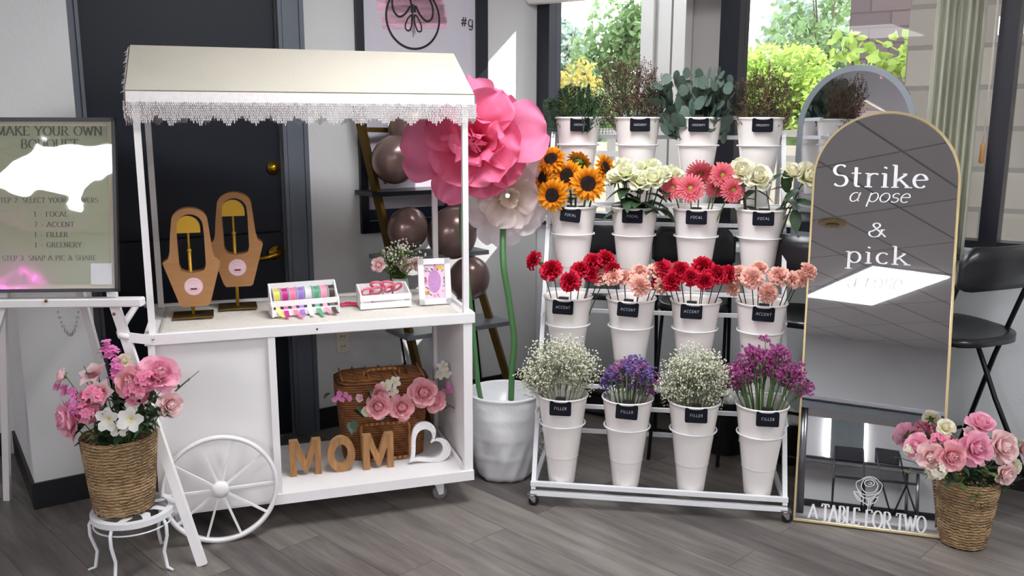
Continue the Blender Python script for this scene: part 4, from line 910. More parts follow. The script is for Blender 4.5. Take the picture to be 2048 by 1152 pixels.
# ribbon rack
ru, rv, rw = .435, .195, .262; RA2 = CA+.1
t = thing('ribbon_rack', 'white wooden rack of ribbon spools on the cart counter', 'rack', onc(ru, rv), RA2)
for x in (.003, rw-.003): MB().prism([(x, 0)]*0 or [(0, 0), (.085, 0), (.085, .112), (.07, .118), (.012, .052), (0, .04)], -.003, .003, Matrix.Translation((x, -.04, 0)) @ Matrix.Rotation(pi/2, 4, 'Z')).build('side_panel', M['white'], t, False)
MB().box((rw/2, .043, .06), (rw, .005, .118)).build('back_panel', M['white'], t)
MB().box((rw/2, -.02, .048), (rw+.006, .006, .022)).build('front_rail', M['white'], t)
MB().box((rw/2, -.03, .014), (rw, .004, .026), Matrix.Identity(4)).build('lower_slat', M['white'], t)
MB().tube([(0, .012, .072), (rw, .012, .072)], .003).build('spool_rod', M['wood'], t)
cols = [('pale yellow', (238, 224, 110)), ('magenta', (204, 40, 140)), ('bright pink', (250, 130, 172)), ('purple', (160, 120, 208)), ('white', (232, 232, 240)), ('green', (86, 172, 126)), ('light pink', (246, 160, 186)), ('dark olive', (70, 64, 54))]
for k, (cn, rgb) in enumerate(cols):
    mm = mat('ribbon_'+cn.replace(' ', '_'), rgb, .45, amt=.04, trans=.15); u = .024+k*.0305
    s_ = thing('ribbon_spool', 'spool of %s ribbon in the white rack' % cn, 'ribbon', onc(ru, rv)+Matrix.Rotation(RA2, 3, 'Z') @ Vector((u, .012, .072)), RA2, 'ribbon spools in the rack')
    my = Matrix.Rotation(pi/2, 4, 'Y')
    MB().lathe([(.006, -.0115), (.03, -.0115), (.03, .0115), (.006, .0115)], 24, mx=my).build('wound_ribbon', mm, s_, False)
    for x in (-.0125, .0125): MB().lathe([(.006, -.0006), (.0335, -.0006), (.0335, .0006), (.006, .0006)], 24, mx=Matrix.Translation((x, 0, 0)) @ my).build('spool_side', M['paperwhite'], s_, False)
    R = random.Random(k); tl = MB(); dx = R.uniform(-.004, .022); pts = [(0, -.028, -.02), (0, -.034, -.035), (dx*.2, -.045, -.052), (dx*.6, -.06, -.064), (dx, -.078-.012*(k % 3), -.068)]
    for (q0, q1) in zip(pts, pts[1:]): tl.add([(q0[0]-.009, q0[1], q0[2]), (q0[0]+.009, q0[1], q0[2]), (q1[0]+.009, q1[1], q1[2]), (q1[0]-.009, q1[1], q1[2])], [(0, 1, 2, 3)])
    tl.build('ribbon_tail', mm, s_)
# hot pink clips
for k, (du, dv, a_, lb) in enumerate(((-.02, 0, .3, 'left hot pink clip lying on the runner'), (.0, .015, -.4, 'middle hot pink clip lying on the runner'), (.024, -.004, .1, 'right hot pink clip lying on the runner'))):
    t = thing('hair_clip', lb, 'clip', onc(.752+du, .3+dv, ZT+.004), CA+a_, 'hot pink clips on the counter')
    for y in (-1, 1): MB().torus((0, y*.007, .004), .011, .003, 18, 6, Matrix.Scale(1.5, 4, (1, 0, 0))).build('loop', M['hotclip'], t)
    MB().box((.018, 0, .006), (.02, .006, .005)).build('jaw', M['hotclip'], t)
# scissor caddy
cu, cv_, cw = .785, .25, .205; ra = CA+.04
t = thing('scissor_caddy', 'small white wooden caddy holding pink scissors', 'caddy', onc(cu, cv_), ra)
for x in (.003, cw-.003): MB().prism([(0, 0), (.1, 0), (.1, .082), (.088, .088), (.012, .06), (0, .05)], -.003, .003, Matrix.Translation((x, -.05, 0)) @ Matrix.Rotation(pi/2, 4, 'Z')).build('side_panel', M['white'], t, False)
MB().box((cw/2, .046, .044), (cw, .005, .088)).build('back_panel', M['white'], t)
for z in (.012, .044): MB().box((cw/2, -.048, z), (cw+.006, .005, .024)).build('front_slat', M['white'], t)
MB().box((cw/2, 0, .005), (cw-.008, .092, .006)).build('caddy_floor', M['white'], t)
for k, (x, y, z, a_, b_, lb) in enumerate(((.055, 0, .062, .2, .3, 'left pink handled scissors in the white caddy'), (.1, .01, .085, -.35, .9, 'middle pink handled scissors standing highest in the caddy'), (.145, 0, .072, .5, .5, 'right pink handled scissors in the white caddy'))):
    s_ = thing('scissors', lb, 'scissors', onc(cu, cv_)+Matrix.Rotation(ra, 3, 'Z') @ Vector((x, y, z)), ra, 'pink scissors in the caddy', rot=(.35*b_, 0, ra+a_))
    for dx, dy in ((-.021, 0), (.021, .004)):
        MB().torus((0, 0, 0), .0185, .0048, 24, 8, Matrix.Translation((dx, dy, 0)) @ Matrix.Rotation(pi/2+.4, 4, 'X') @ Matrix.Scale(1.35, 4, (1, 0, 0))).build('handle_loop', M['pinkplastic'], s_)
    MB().bar((-.004, 0, -.012), (.004, 0, -.05), .009, .003).build('blade', M['steel'], s_)
# photo frame
p = at(CARTF, 871, 612, .215); fr_ = thing('photo_frame', 'white frame with floral paper and a lilac oval, leaning on the counter', 'picture frame', onc(p.x, .215), CA-.02, rot=(-.16, 0, CA-.03))
W2, H2 = .135, .19
f = MB(); f.box((0, 0, .012), (W2, .014, .024)); f.box((0, 0, H2-.012), (W2, .014, .024))
for s_ in (-1, 1): f.box((s_*(W2/2-.012), 0, H2/2), (.024, .014, H2))
f.build('frame', M['white'], fr_, False)
MB().box((0, .002, H2/2), (W2-.046, .004, H2-.046)).build('floral_paper', mat('floral_paper', (238, 206, 222), .7, amt=.08, scale=40), fr_, False)
def blot(mb, x, z, r, y, n=8): mb.add([(x, y, z)]+[(x+r*(1 if k % 2 else .7)*cos(2*pi*k/(2*n)), y, z+r*(1 if k % 2 else .7)*sin(2*pi*k/(2*n))) for k in range(2*n)], [(0, 1+k, 1+(k+1) % (2*n)) for k in range(2*n)])
R = random.Random(4)
for mn, rgb, n, rr_ in (('paper_yellow_flowers', (240, 208, 92), 7, .009), ('paper_pink_flowers', (236, 150, 190), 12, .008), ('paper_leaves', (92, 100, 120), 20, .0045)):
    mb = MB()
    for k in range(n):
        q = R.uniform(0, 2*pi); x, z = .036*cos(q), H2/2+.056*sin(q); x = max(-.038, min(.038, x*1.15)); z = max(.03, min(H2-.03, z*1.0+R.uniform(-.012, .012)))
        if mn == 'paper_yellow_flowers': x, z = R.choice(((.018, H2-.036), (.03, H2-.04), (-.032, .045), (-.026, .06), (-.03, .036))); x += R.uniform(-.004, .004); z += R.uniform(-.004, .004)
        if mn == 'paper_leaves': leafp = [(x, z), (x+.006, z+.003), (x+.012*cos(q), z+.008)]; ribbon(mb, leafp, .003, -.0012)
        else: blot(mb, x, z, rr_*R.uniform(.7, 1.1), -.001)
    mb.build('printed_flowers', mat(mn, rgb, .7), fr_, False)
MB().add([(.027*cos(k*pi/16), -.0022, H2/2+.046*sin(k*pi/16)) for k in range(32)], [tuple(range(32))], True).build('lilac_oval', mat('lilac_glitter', (196, 142, 196), .6, amt=.15, scale=200), fr_, False)
# vase and posy
p = at(CARTF, 800, 590, .41); VU, VV = p.x, .41
t = thing('flower_vase', 'small pale vase behind the scissor caddy', 'vase', onc(VU, VV), CA)
MB().lathe([(.028, 0), (.036, .01), (.04, .04), (.034, .08), (.03, .085), (.027, .08), (.03, .05), (.02, .01), (0, .01)], 24).build('vase_body', M['sill'], t)
R = random.Random(21)
def spray_mesh(seed, n, L, spread, bud, budn, leafn=0, lm=None):
    R = random.Random(seed); st = MB(); bu = MB(); lf = MB()
    for k in range(n):
        q = R.uniform(0, 2*pi); s_ = R.uniform(.1, 1)*spread; tip = Vector((s_*cos(q), s_*sin(q), L*R.uniform(.75, 1.1)*(1-.25*s_/max(spread, 1e-6)*.6)))
        pts = bez((0, 0, 0), (tip.x*.25, tip.y*.25, L*.55), tip, 5); st.tube(pts, .0012, 4)
        for j in range(budn):
            a_ = pts[R.choice((3, 4, 5))]+Vector((R.gauss(0, 1), R.gauss(0, 1), R.gauss(0, .8)))*.014; bu.octa(a_, bud*R.uniform(.7, 1.2))
        for j in range(leafn):
            a_ = pts[R.randint(1, 4)]; leaf(lf, a_, (R.gauss(0, 1), R.gauss(0, 1), .4), .05*R.uniform(.7, 1.3), .012, R=R)
    return st, bu, lf
for k, (px, py, dv, lb) in enumerate(((775, 512, 0, 'left side of the small posy'), (812, 505, .01, 'right side of the small posy'), (795, 520, -.03, 'front of the small posy'))):
    t = thing('silk_greenery_pick', 'green sprig with tiny white buds at the '+lb, 'flowers', onc(VU, VV, ZT+.06), CA, 'greenery picks in the small posy')
    st, bu, lf = spray_mesh(30+k, 12, .17, .1, .0055, 10, 9); p = at(CARTF, px, py, VV+dv); tl = Vector((p.x-VU, dv, .2)).normalized(); q = quat_to(tl)
    for nm, mb, mt in (('stem', st, 'leaflight'), ('buds', bu, 'gyp'), ('leaves', lf, 'leaflight')):
        o = mb.build(nm, M[mt], t); o.rotation_mode = 'QUATERNION'; o.rotation_quaternion = q
for (px, py, m_, lb) in ((757, 530, ROSEPP, 'pale pink silk rose at the left of the small posy'), (808, 528, ROSEPP, 'pink silk rose low in the middle of the small posy'), (834, 528, ROSEPP, 'pink silk rose between the posy and the photo frame')):
    h = at(CARTF, px, py, VV-.03); flower('silk_rose', lb, 'flower', None, CARTF, (VU, VV, ZT+.07), h, (h.x-VU, -.7, .1), m_, 0, .62)
# ------------------------------------------------------------------ on the lower shelf
ZS = .1365
bu0, bu1 = .695, 1.075; bc = (bu0+bu1)/2; bw = bu1-bu0
t = thing('picnic_basket', 'brown wicker picnic basket with a lid on the cart shelf', 'basket', G(CARTF, bc, .36, ZS), CA-.05)
def basketbox(mb, z0, z1, w0, w1, d0, d1, n=10):
    vs = []
    for i in range(n+1):
        q = i/n; wv, dv = (w0+(w1-w0)*q)/2, (d0+(d1-d0)*q)/2; r = .02
        for k in range(32):
            a_ = 2*pi*k/32; cx_, cy_ = cos(a_), sin(a_); e = 5
            m_ = (abs(cx_)**e+abs(cy_)**e)**(-1/e); vs.append((wv*cx_*m_, dv*cy_*m_, z0+(z1-z0)*q+.003*sin(k*pi)*0))
    fs = [(i*32+k, i*32+(k+1) % 32, (i+1)*32+(k+1) % 32, (i+1)*32+k) for i in range(n) for k in range(32)]
    fs += [tuple(range(31, -1, -1)), tuple(n*32+k for k in range(32))]; mb.add(vs, fs)
mb = MB(); basketbox(mb, 0, .255, bw*.9, bw, .2, .24); mb.build('basket_body', M['wicker'], t)
mb = MB(); basketbox(mb, .256, .335, bw*1.03, bw*1.04, .25, .25); basketbox(mb, .335, .35, bw*1.0, bw*.94, .24, .2, 3); lid = mb.build('basket_lid', M['wicker'], t)
mb = MB(); mb.tube([(-.075, -.04, .348), (-.07, -.04, .372), (-.05, -.042, .378), (.05, -.042, .378), (.07, -.04, .372), (.075, -.04, .348)], .006, 8); mb.build('lid_handle', M['wickerrim'], lid)
mb = MB(); mb.tube([(-.1, -.118, .12), (-.1, -.13, .0+.02), (-.09, -.13, .01), (.08, -.13, .01), (.1, -.13, .02), (.1, -.125, .15), (.09, -.125, .165), (-.085, -.125, .165), (-.1, -.118, .155), (-.1, -.118, .12)], .0065, 8); mb.build('front_handle', M['wickerrim'], t)
mb = MB()
for k in range(7):
    a_ = -bw/2+.02+k*(bw-.04)/6; mb.tube([(a_, -.1, .354), (a_, .1, .354)], .0035, 6)
mb.build('lid_staves', M['wickerrim'], lid)
# garland on the basket
t = thing('floral_garland', 'garland of pink silk roses and white blossoms across the wicker basket', 'garland', G(CARTF, bc, .2, ZS+.2), CA)
org = Vector((bc, .2, ZS+.2))
mb = MB(); pts = [at(CARTF, x, y, .215)-org for x, y in ((672, 790), (720, 800), (770, 805), (830, 790), (880, 800), (918, 822))]; mb.tube(pts, .003, 6); mb.build('garland_stem', M['stem'], t)
def ghead(px, py, dv, ms, sc, face, nm, lab=None, k=0):
    h = at(CARTF, px, py, .2+dv)-org; e = None
    for me in ms:
        o = inst(nm if e is None else me.name.split('.')[0], me, t if e is None else e, h if e is None else (0, 0, 0), quat_to(face, k) if e is None else None, sc if e is None else 1)
        if e is None: e = o; 
        if lab and o is e: o['label'] = lab
        if o is not e: o.rotation_quaternion = (1, 0, 0, 0)
for k, (px, py, sc, ms) in enumerate(((757, 812, .95, ROSEP[0]), (803, 814, .97, ROSEP[1]), (845, 785, 1.1, ROSEP[0]), (868, 802, .85, ROSEP[1]), (757, 788, .7, ROSEP[1]))): ghead(px, py, -.02 if k < 4 else 0, ms, sc, (.1*(k-2), -1, .25), 'silk_rose_head', 'pink rose bloom', k)
WH = [mesh(mesh_small(50, 5, .022, 30, -5), 'blossom_petals', M['silkwhite'])]; PKB = [mesh(mesh_small(51, 6, .018, 40, 0, 'pointed'), 'pink_floret', M['lilac'])]
for k, (px, py) in enumerate(((772, 770), (785, 783), (790, 764), (768, 792), (885, 732), (893, 745), (880, 748))): ghead(px, py, .0 if px < 850 else .06, WH, 1.15, (R.uniform(-.4, .4), -1, R.uniform(-.1, .6)), 'white_blossom', 'white blossom', k)
for k, (px, py) in enumerate(((676, 792), (684, 798), (690, 790), (698, 797), (680, 786), (670, 798))): ghead(px, py, -.01, PKB, .8, (R.uniform(-.6, .6), -1, R.uniform(-.3, .6)), 'pink_floret', 'small pink floret', k)
for k, (px, py) in enumerate(((895, 770), (900, 780), (888, 784))): ghead(px, py, .02, PKB, .9, (R.uniform(-.6, .6), -1, .3), 'peach_floret')
ghead(720, 796, -.01, ROSEPP[0], .32, (-.5, -1, .3), 'rose_bud', 'pale pink bud'); ghead(733, 822, -.02, ROSEW2[0], .5, (-.2, -1, -.1), 'cream_bud', 'cream green bud')
for k, (px, py, L, w_, rnd) in enumerate(((712, 812, .05, .03, 1), (705, 820, .05, .03, 1), (698, 845, .045, .028, 1), (708, 840, .045, .03, 1), (775, 838, .04, .034, 1), (660, 786, .04, .02, 0), (902, 812, .06, .02, 0), (912, 824, .05, .018, 0), (925, 822, .04, .014, 0), (735, 785, .05, .02, 0), (742, 778, .04, .018, 0))):
    mb = MB(); leaf(mb, at(CARTF, px, py, .195)-org, (R.uniform(-1, 1), -.5, R.uniform(-.8, .2)), L, w_, R=R); mb.build('leaf', M['leaf' if k % 2 else 'euca'], t)
# MOM letters
lm_ = lambda pts, s_: [(x*s_, z*s_) for x, z in pts]
Mp = [(0, 0), (.2, 0), (.2, .62), (.42, .1), (.54, .1), (.76, .62), (.76, 0), (.96, 0), (.96, 1), (.7, 1), (.48, .45), (.26, 1), (0, 1)]
def letter(kind, px, py, v, lb, wd):
    p = at(CARTF, px, py, v); t = thing('wooden_letter', lb, 'letter', G(CARTF, p.x, v, ZS), CA-.02, 'wooden letters spelling MOM')
    h = .148
    if kind == 'M':
        poly = [(x*wd/.96, z*h) for x, z in Mp]; MB().prism(poly, .0008, .034).build('letter_body', M['letteredge'], t, False)
        # face as two legs and the middle, one sheet
        MB().prism(poly, -.001, .001).build('letter_face', M['letterwood'], t, False)
    else:
        n = 40; O = [(wd/2+wd/2*cos(2*pi*k/n), h/2+h/2*sin(2*pi*k/n)) for k in range(n)]; I = [(wd/2+wd*.25*cos(2*pi*k/n), h/2+h*.3*sin(2*pi*k/n)) for k in range(n)]
        MB().ringprism(O, I, .0008, .034).build('letter_body', M['letteredge'], t, False); MB().ringprism(O, I, -.001, .001).build('letter_face', M['letterwood'], t, False)
letter('M', 581, 948, .175, 'first wooden letter M, nearest the wheel', .124)
letter('O', 656, 942, .168, 'wooden letter O between the two letters M', .112)
letter('M', 728, 938, .155, 'last wooden letter M, beside the beaded heart', .124)
# heart
p = at(CARTF, 852, 922, .15); t = thing('heart_ornament', 'white beaded open heart leaning against the basket', 'ornament', G(CARTF, p.x, .15, ZS), CA, rot=(-.12, 0, CA))
def heart(k, n=72):
    out = []
    for i in range(n):
        a_ = 2*pi*i/n; x = 16*sin(a_)**3; z = 13*cos(a_)-5*cos(2*a_)-2*cos(3*a_)-cos(4*a_); x, z = x*k, (z+2)*k
        q = rad(-52); out.append((x*cos(q)-z*sin(q), x*sin(q)+z*cos(q)))
    return out
O = heart(.0062); I = heart(.0044); zmin = min(z for x, z in O); O = [(x, z-zmin) for x, z in O]; I = [(x, z-zmin) for x, z in I]
MB().ringprism(O, I, 0, .018).build('heart_frame', M['white'], t, False)
mb = MB()
for i in range(72):
    for q in (.3, .7): mb.sphere((O[i][0]*q+I[i][0]*(1-q), -.001, O[i][1]*q+I[i][1]*(1-q)), .0032, 8, 5)
mb.build('bead_trim', M['paperwhite'], t)
# ================================================================== EASEL AND BOUQUET SIGN (own frame: x right, y back)
SY = 3.0; SA = .06; SIGNF = (-1.585, SY, SA)
def sg(px, py, v=0): return at(SIGNF, px, py, v)
t = thing('easel', 'white wooden display easel holding the bouquet sign', 'easel', G(SIGNF, 0, 0, 0), SA)
p = sg(290, 590); zt = sg(150, 600).z
MB().box((.0, -.02, zt-.004), (2*p.x, .045, .03), bev=.004).build('tray', M['white'], t, False)
a_ = sg(224, 602, .01); b_ = loc_ = None
d_ = ray(405, 1130); k = (0-CAM_H)/d_.z; w_ = Vector((0, 0, CAM_H))+d_*k; dx, dy = w_.x-SIGNF[0], w_.y-SIGNF[1]; foot = Vector((dx*cos(SA)+dy*sin(SA), -dx*sin(SA)+dy*cos(SA), 0))
for s_ in (1, -1):
    top = Vector((s_*.14, .1, 1.5)); f_ = Vector((s_*foot.x, foot.y, .0)); mid = Vector((s_*a_.x, .02, a_.z))
    MB().bar(f_, mid, .032, .02, (0, 1, 0)).bar(mid, top, .032, .02, (0, 1, 0)).build('front_leg', M['white'], t, False)
for (x, y, q) in ((15, 1000, -.22), (262, 955, .16)):
    d_ = ray(x, y); k = (0-CAM_H)/d_.z; w_ = Vector((0, 0, CAM_H))+d_*k; dx, dy = w_.x-SIGNF[0], w_.y-SIGNF[1]; f_ = Vector((dx*cos(SA)+dy*sin(SA), -dx*sin(SA)+dy*cos(SA), 0))
    top = sg(155 if q > 0 else 4, 560, .12)
    MB().bar(f_, top, .026, .018, (0, 1, 0)).bar(top, (q*.6, .13, 1.42), .026, .018, (0, 1, 0)).build('rear_leg', M['white'], t, False)
mb = MB(); c0, c1 = sg(112, 612, .02), sg(158, 612, .06)
for k in range(19): q = k/18; pt = c0.lerp(c1, q)-Vector((0, 0, .42*q*(1-q))); mb.torus((0, 0, 0), .0042, .001, 8, 4, Matrix.Translation(pt) @ Matrix.Rotation(k % 2*pi/2, 4, 'Z') @ Matrix.Rotation(pi/2, 4, 'X') @ Matrix.Scale(1.3, 4, (1, 0, 0)))
mb.build('chain', M['steel'], t)
for (x, y) in ((92, 602), (228, 628)): q = sg(x, y, -.045); MB().sphere(q, .006, 10, 6).build('bolt', M['darkgold'], t)
# sign leans on the easel
p0, p1 = sg(240, 585, -.02), sg(232, 236, .09); SWH = p0.x; SB = p0.z+.004; STILT = .155
HH = (p1.z-SB)/cos(STILT)
t = thing('bouquet_sign', 'black framed sage green sign reading make your own bouquet, on the easel', 'sign', G(SIGNF, 0, -.025, SB), SA, rot=(-STILT, 0, SA))
f = MB(); fw = .012
for (c_, d_) in (((0, 0, fw/2), (2*SWH, .018, fw)), ((0, 0, HH-fw/2), (2*SWH, .018, fw)), ((SWH-fw/2, 0, HH/2), (fw, .018, HH)), ((-SWH+fw/2, 0, HH/2), (fw, .018, HH))): f.box(c_, d_)
f.build('sign_frame', M['black'], t, False)
MB().box((0, .004, HH/2), (2*SWH-.02, .004, HH-.02)).build('cream_border', M['signcream'], t, False, 'cream border')
MB().box((0, .0015, HH/2), (2*SWH-.056, .002, HH-.056)).build('sage_panel', M['signpaper'], t, False, 'sage green panel')
sc_ = 2*SWH/(240-(-78)); SX = lambda px: (px-81)*sc_*1.0; SZ = lambda py: HH*(585-py)/(585-236)
tx = MB(); Y = -.0004
write(tx, 'MAKE YOUR OWN', SX(84), SZ(271), .031, .19, .055, True, .1, 'C', Y, xs=1.12)
write(tx, 'BOUQUET', SX(84), SZ(297), .031, .19, .055, True, .1, 'C', Y, xs=1.12)
write(tx, 'STEP 1:', SX(0), SZ(340), .016, .17, .07, True, .14, 'L', Y, xs=1.15)
write(tx, 'STEP 2: SELECT YOUR FLOWERS', SX(195), SZ(405), .0165, .17, .07, True, .12, 'R', Y, xs=1.1)
for k, s_ in enumerate(('1 - FOCAL', '2 - ACCENT', '1 - FILLER', '1 - GREENERY')): write(tx, s_, SX(44), SZ(433+k*20.5), .0165, .17, .07, True, .14, 'L', Y, xs=1.15)
write(tx, 'STEP 3: SNAP A PIC & SHARE', SX(187), SZ(521), .0165, .17, .07, True, .12, 'R', Y, xs=1.1)
tx.build('sign_lettering', M['signink'], t, False)
MB().box((SX(199), -.0008, SZ(549)), (.072, .0015, .072*1.02), bev=.0006).build('code_card', M['paperwhite'], t, False, 'blank white square card')
m_, nt_, b__, o__ = new_mat('sign_glazing'); nt_.nodes.remove(b__)
tr = nt_.nodes.new('ShaderNodeBsdfTransparent'); gl = nt_.nodes.new('ShaderNodeBsdfGlossy'); gl.inputs['Roughness'].default_value = .02; mx_ = nt_.nodes.new('ShaderNodeMixShader'); mx_.inputs[0].default_value = .09
tc_ = nt_.nodes.new('ShaderNodeTexCoord'); n_ = nt_.nodes.new('ShaderNodeTexNoise'); n_.inputs['Scale'].default_value = 5; n_.inputs['Detail'].default_value = 1.5; bp_ = nt_.nodes.new('ShaderNodeBump'); bp_.inputs['Strength'].default_value = .2; bp_.inputs['Distance'].default_value = .012
nt_.links.new(tc_.outputs['Object'], n_.inputs['Vector']); nt_.links.new(n_.outputs['Fac'], bp_.inputs['Height']); nt_.links.new(bp_.outputs['Normal'], gl.inputs['Normal'])
nt_.links.new(tr.outputs[0], mx_.inputs[1]); nt_.links.new(gl.outputs[0], mx_.inputs[2]); nt_.links.new(mx_.outputs[0], o__.inputs['Surface'])
MB().box((0, -.004, HH/2), (2*SWH-.022, .002, HH-.022)).build('glazing', m_, t, False)
# ================================================================== STOOL WITH BASKET (left)
TC = Vector((-1.33, 2.895, 0)); TR = .138; TH = .212
t = thing('plant_stool', 'round white metal plant stool with a cut out top', 'stool', TC, 0)
mb = MB(); mb.lathe([(TR, TH-.02), (TR, TH), (TR-.022, TH), (TR-.022, TH-.02)], 48, closed=True)
for k in range(8):
    q = 2*pi*k/8; d = Vector((cos(q), sin(q), 0)); s_ = Vector((-sin(q), cos(q), 0)); a, b, c = d*.03, d*.075, d*(TR-.015)
    mb.add([a+s_*.012+Vector((0, 0, TH-.004)), b+s_*.03+Vector((0, 0, TH-.004)), c+s_*.012+Vector((0, 0, TH-.004)), c-s_*.012+Vector((0, 0, TH-.004)), b-s_*.002+Vector((0, 0, TH-.004)), a-s_*.012+Vector((0, 0, TH-.004))], [(0, 1, 2, 3, 4, 5)])
mb.lathe([(0, TH-.006), (.045, TH-.006), (.045, TH-.001), (0, TH-.001)], 24); mb.build('stool_top', M['white_metal'], t, False)
for q in (rad(200), rad(262), rad(340), rad(75)):
    d = Vector((cos(q), sin(q), 0)); MB().tube([d*(TR-.012)+Vector((0, 0, TH-.012)), d*(TR+.004)+Vector((0, 0, TH-.04)), d*(TR+.004)+Vector((0, 0, TH-.08)), d*(TR-.014)+Vector((0, 0, .07)), d*(TR-.004)+Vector((0, 0, .012)), d*(TR+.02)+Vector((0, 0, .005))], [.006]*5+[.004], 8).build('leg', M['white_metal'], t)
mb = MB(); mb.torus((0, 0, TH-.045), TR-.008, .003, 40, 6); mb.build('stretcher_ring', M['white_metal'], t)
def rope_basket(label, c, r0, r1, h, tassel=False):
    t = thing('rope_basket', label, 'basket', c, 0)
    prof = [(0.001, 0), (r0*.96, 0), (r0, .006)]; n = 26
    for i in range(n+1):
        q = i/n; r = r0+(r1-r0)*q**.8; prof += [(r+.0025, h*(q*.97)+.004), (r-.0005, h*(q*.97)+.008)]
    prof += [(r1-.006, h), (r1-.012, h-.01), (r0-.01, .02), (.001, .016)]
    MB().lathe(prof, 40).build('basket_body', M['rope'], t)
    if tassel:
        mb = MB(); mb.box((-.0, -r1+.004, h-.03), (.024, .012, .06), bev=.003)
        R = random.Random(9)
        for k in range(24): x = R.uniform(-.04, .05); mb.tube([(x*.4, -r1+.002, h-.045), (x, -r1-.006, h-.07-R.uniform(0, .015))], .0016, 4)
        mb.build('tassel', M['rope'], t)
    return t
BL_ = Vector((-1.36, 2.9, TH+.001)); rope_basket('seagrass rope basket of pink silk flowers on the white stool', BL_, .096, .124, .272)
def silk(frc, base, items, grp, where, big=1.36):
    for k, (px, py, dy, kind, sc, face, lb) in enumerate(items):
        frm = (frc[0], frc[1]+dy, 0); h = at((0, frc[1]+dy, 0), px, py, 0); h = Vector((h.x, frc[1]+dy, h.z))
        ms, nm, mi = kind; full = lb+' '+where; sc *= big
        if nm in ('astilbe', 'hydrangea'):
            tt = thing('silk_'+nm, full, 'flower', base, 0, grp); hl = h-base; R = random.Random(px)
            MB().tube(bez((0, 0, 0), hl*.55+Vector((0, 0, .02)), hl, 5), .002, 5).build('stem', M['stem'], tt)
            ax = Vector(face).normalized()
            for j in range(22 if nm == 'astilbe' else 26):
                if nm == 'astilbe': q = R.random(); off = ax*(.085*q*sc) + Vector((R.gauss(0, 1), R.gauss(0, 1), R.gauss(0, 1)))*.012*(1.25-q)*sc; s_ = .75*(1.2-q*.6)
                else: off = Vector((R.gauss(0, 1), R.gauss(0, 1), R.gauss(0, .9))).normalized()*.03*sc; s_ = .8
                inst('floret', ms[j % len(ms)], tt, hl+off, quat_to(off+ax*.01, j), sc*s_*(1.25 if nm == 'astilbe' else 1.))
        else: flower('silk_'+nm, full, 'flower', grp, (0, 0, 0), base+Vector(((h.x-base.x)*.3, (h.y-base.y)*.3, 0)), h, face, ms, mi, sc, .002, 'stem', 1 if sc > .6 else 0, 'leaf', ll=.06)
LIL = [mesh(mesh_small(60+k, 5, .016, 35, 0, 'pointed'), 'floret', M['lilac']) for k in (0, 1)]
PKF = [mesh(mesh_small(64, 6, .02, 40, 5), 'floret', M['hotpink'])]
WHF = [mesh(mesh_small(66, 5, .021, 35, 0, 'pointed'), 'floret', M['silkwhite'])]
PEON = [[mesh(mesh_rose(70, .046, 1.6)[0], 'petals', M['hotpink']), mesh(mesh_rose(70, .046, 1.6)[1], 'sepals', M['sepal'])]]
LILY = [[mesh(mesh_small(71, 6, .05, 60, 10, 'pointed'), 'petals', M['palepink'])]]
WLIL = [[mesh(mesh_small(72, 5, .032, 40, 5), 'petals', M['silkwhite'])]]
A_, HY, RO, LY, WL = (LIL, 'astilbe', 0), (PKF, 'hydrangea', 0), (ROSEH, 'rose', 0), (LILY, 'lily', 0), (WLIL, 'blossom', 0)
RPP, RP_, PE, RW = (ROSEPP, 'rose', 0), (ROSEP, 'rose', 1), (PEON, 'peony', 0), (ROSEW2, 'ranunculus', 0)
base = BL_+Vector((0, 0, .2)); fy = 2.9
silk((0, fy), base, [
 (128, 753, -.04, RPP, .4, (-1, -.4, .3), 'small peach rosebud sticking out farthest left'),
 (222, 735, 0, A_, 1.0, (0, -.2, 1), 'tall pointed pink astilbe'),
 (248, 725, .03, RW, .5, (.1, -.6, .6), 'cream bud at the top'),
 (268, 742, .0, (LIL, 'hydrangea', 0), .5, (0, -.5, 1), 'small coral floret cluster near the top'),
 (268, 765, -.06, RP_, .75, (-.1, -1, .35), 'pink rose in the middle'),
 (317, 752, -.03, PE, .8, (.5, -.6, .6), 'pale pink peony at the upper right'),
 (193, 755, .0, LY, .9, (-.3, -.5, .9), 'pink lily at the upper left'),
 (208, 785, -.05, LY, .8, (-.2, -1, .3), 'soft pink lily petals in the middle left'),
 (155, 790, -.03, A_, .8, (-.6, -.4, .5), 'pink astilbe on the left'),
 (272, 785, -.09, HY, .8, (.1, -1, .2), 'bright pink floret cluster in the centre'),
 (148, 838, -.06, RO, .9, (-.8, -.8, .1), 'deep pink rose at the lower left'),
 (172, 825, -.1, HY, .75, (-.3, -1, .1), 'lilac pink floret cluster at the lower left'),
 (150, 865, -.08, LY, .75, (-.7, -.6, -.3), 'salmon lily drooping at the lower left'),
 (218, 838, -.11, WL, 1.0, (-.1, -1, .2), 'creamy white blossom at the front left'),
 (262, 838, -.12, WL, 1.05, (.1, -1, .2), 'creamy white blossom at the front'),
 (240, 855, -.12, WL, .8, (0, -1, -.1), 'lowest white blossom at the basket rim'),
 (266, 812, -.1, WL, .6, (.1, -1, .5), 'small white blossom above the front one'),
 (338, 808, -.05, RPP, .65, (.7, -.7, .1), 'pale rosebud at the far right'),
 (185, 795, -.07, HY, .85, (-.3, -1, .3), 'pink floret cluster between the lilies'),
 (158, 812, -.07, (LIL, 'hydrangea', 0), .8, (-.5, -1, .2), 'lilac floret cluster at the left'),
 (290, 762, -.09, HY, .7, (.1, -1, .3), 'pink floret cluster below the big peony'),
 (235, 760, -.02, A_, .8, (.1, -.3, 1), 'second pink astilbe beside the tall one'),
], 'silk flowers in the left rope basket', 'in the left rope basket')
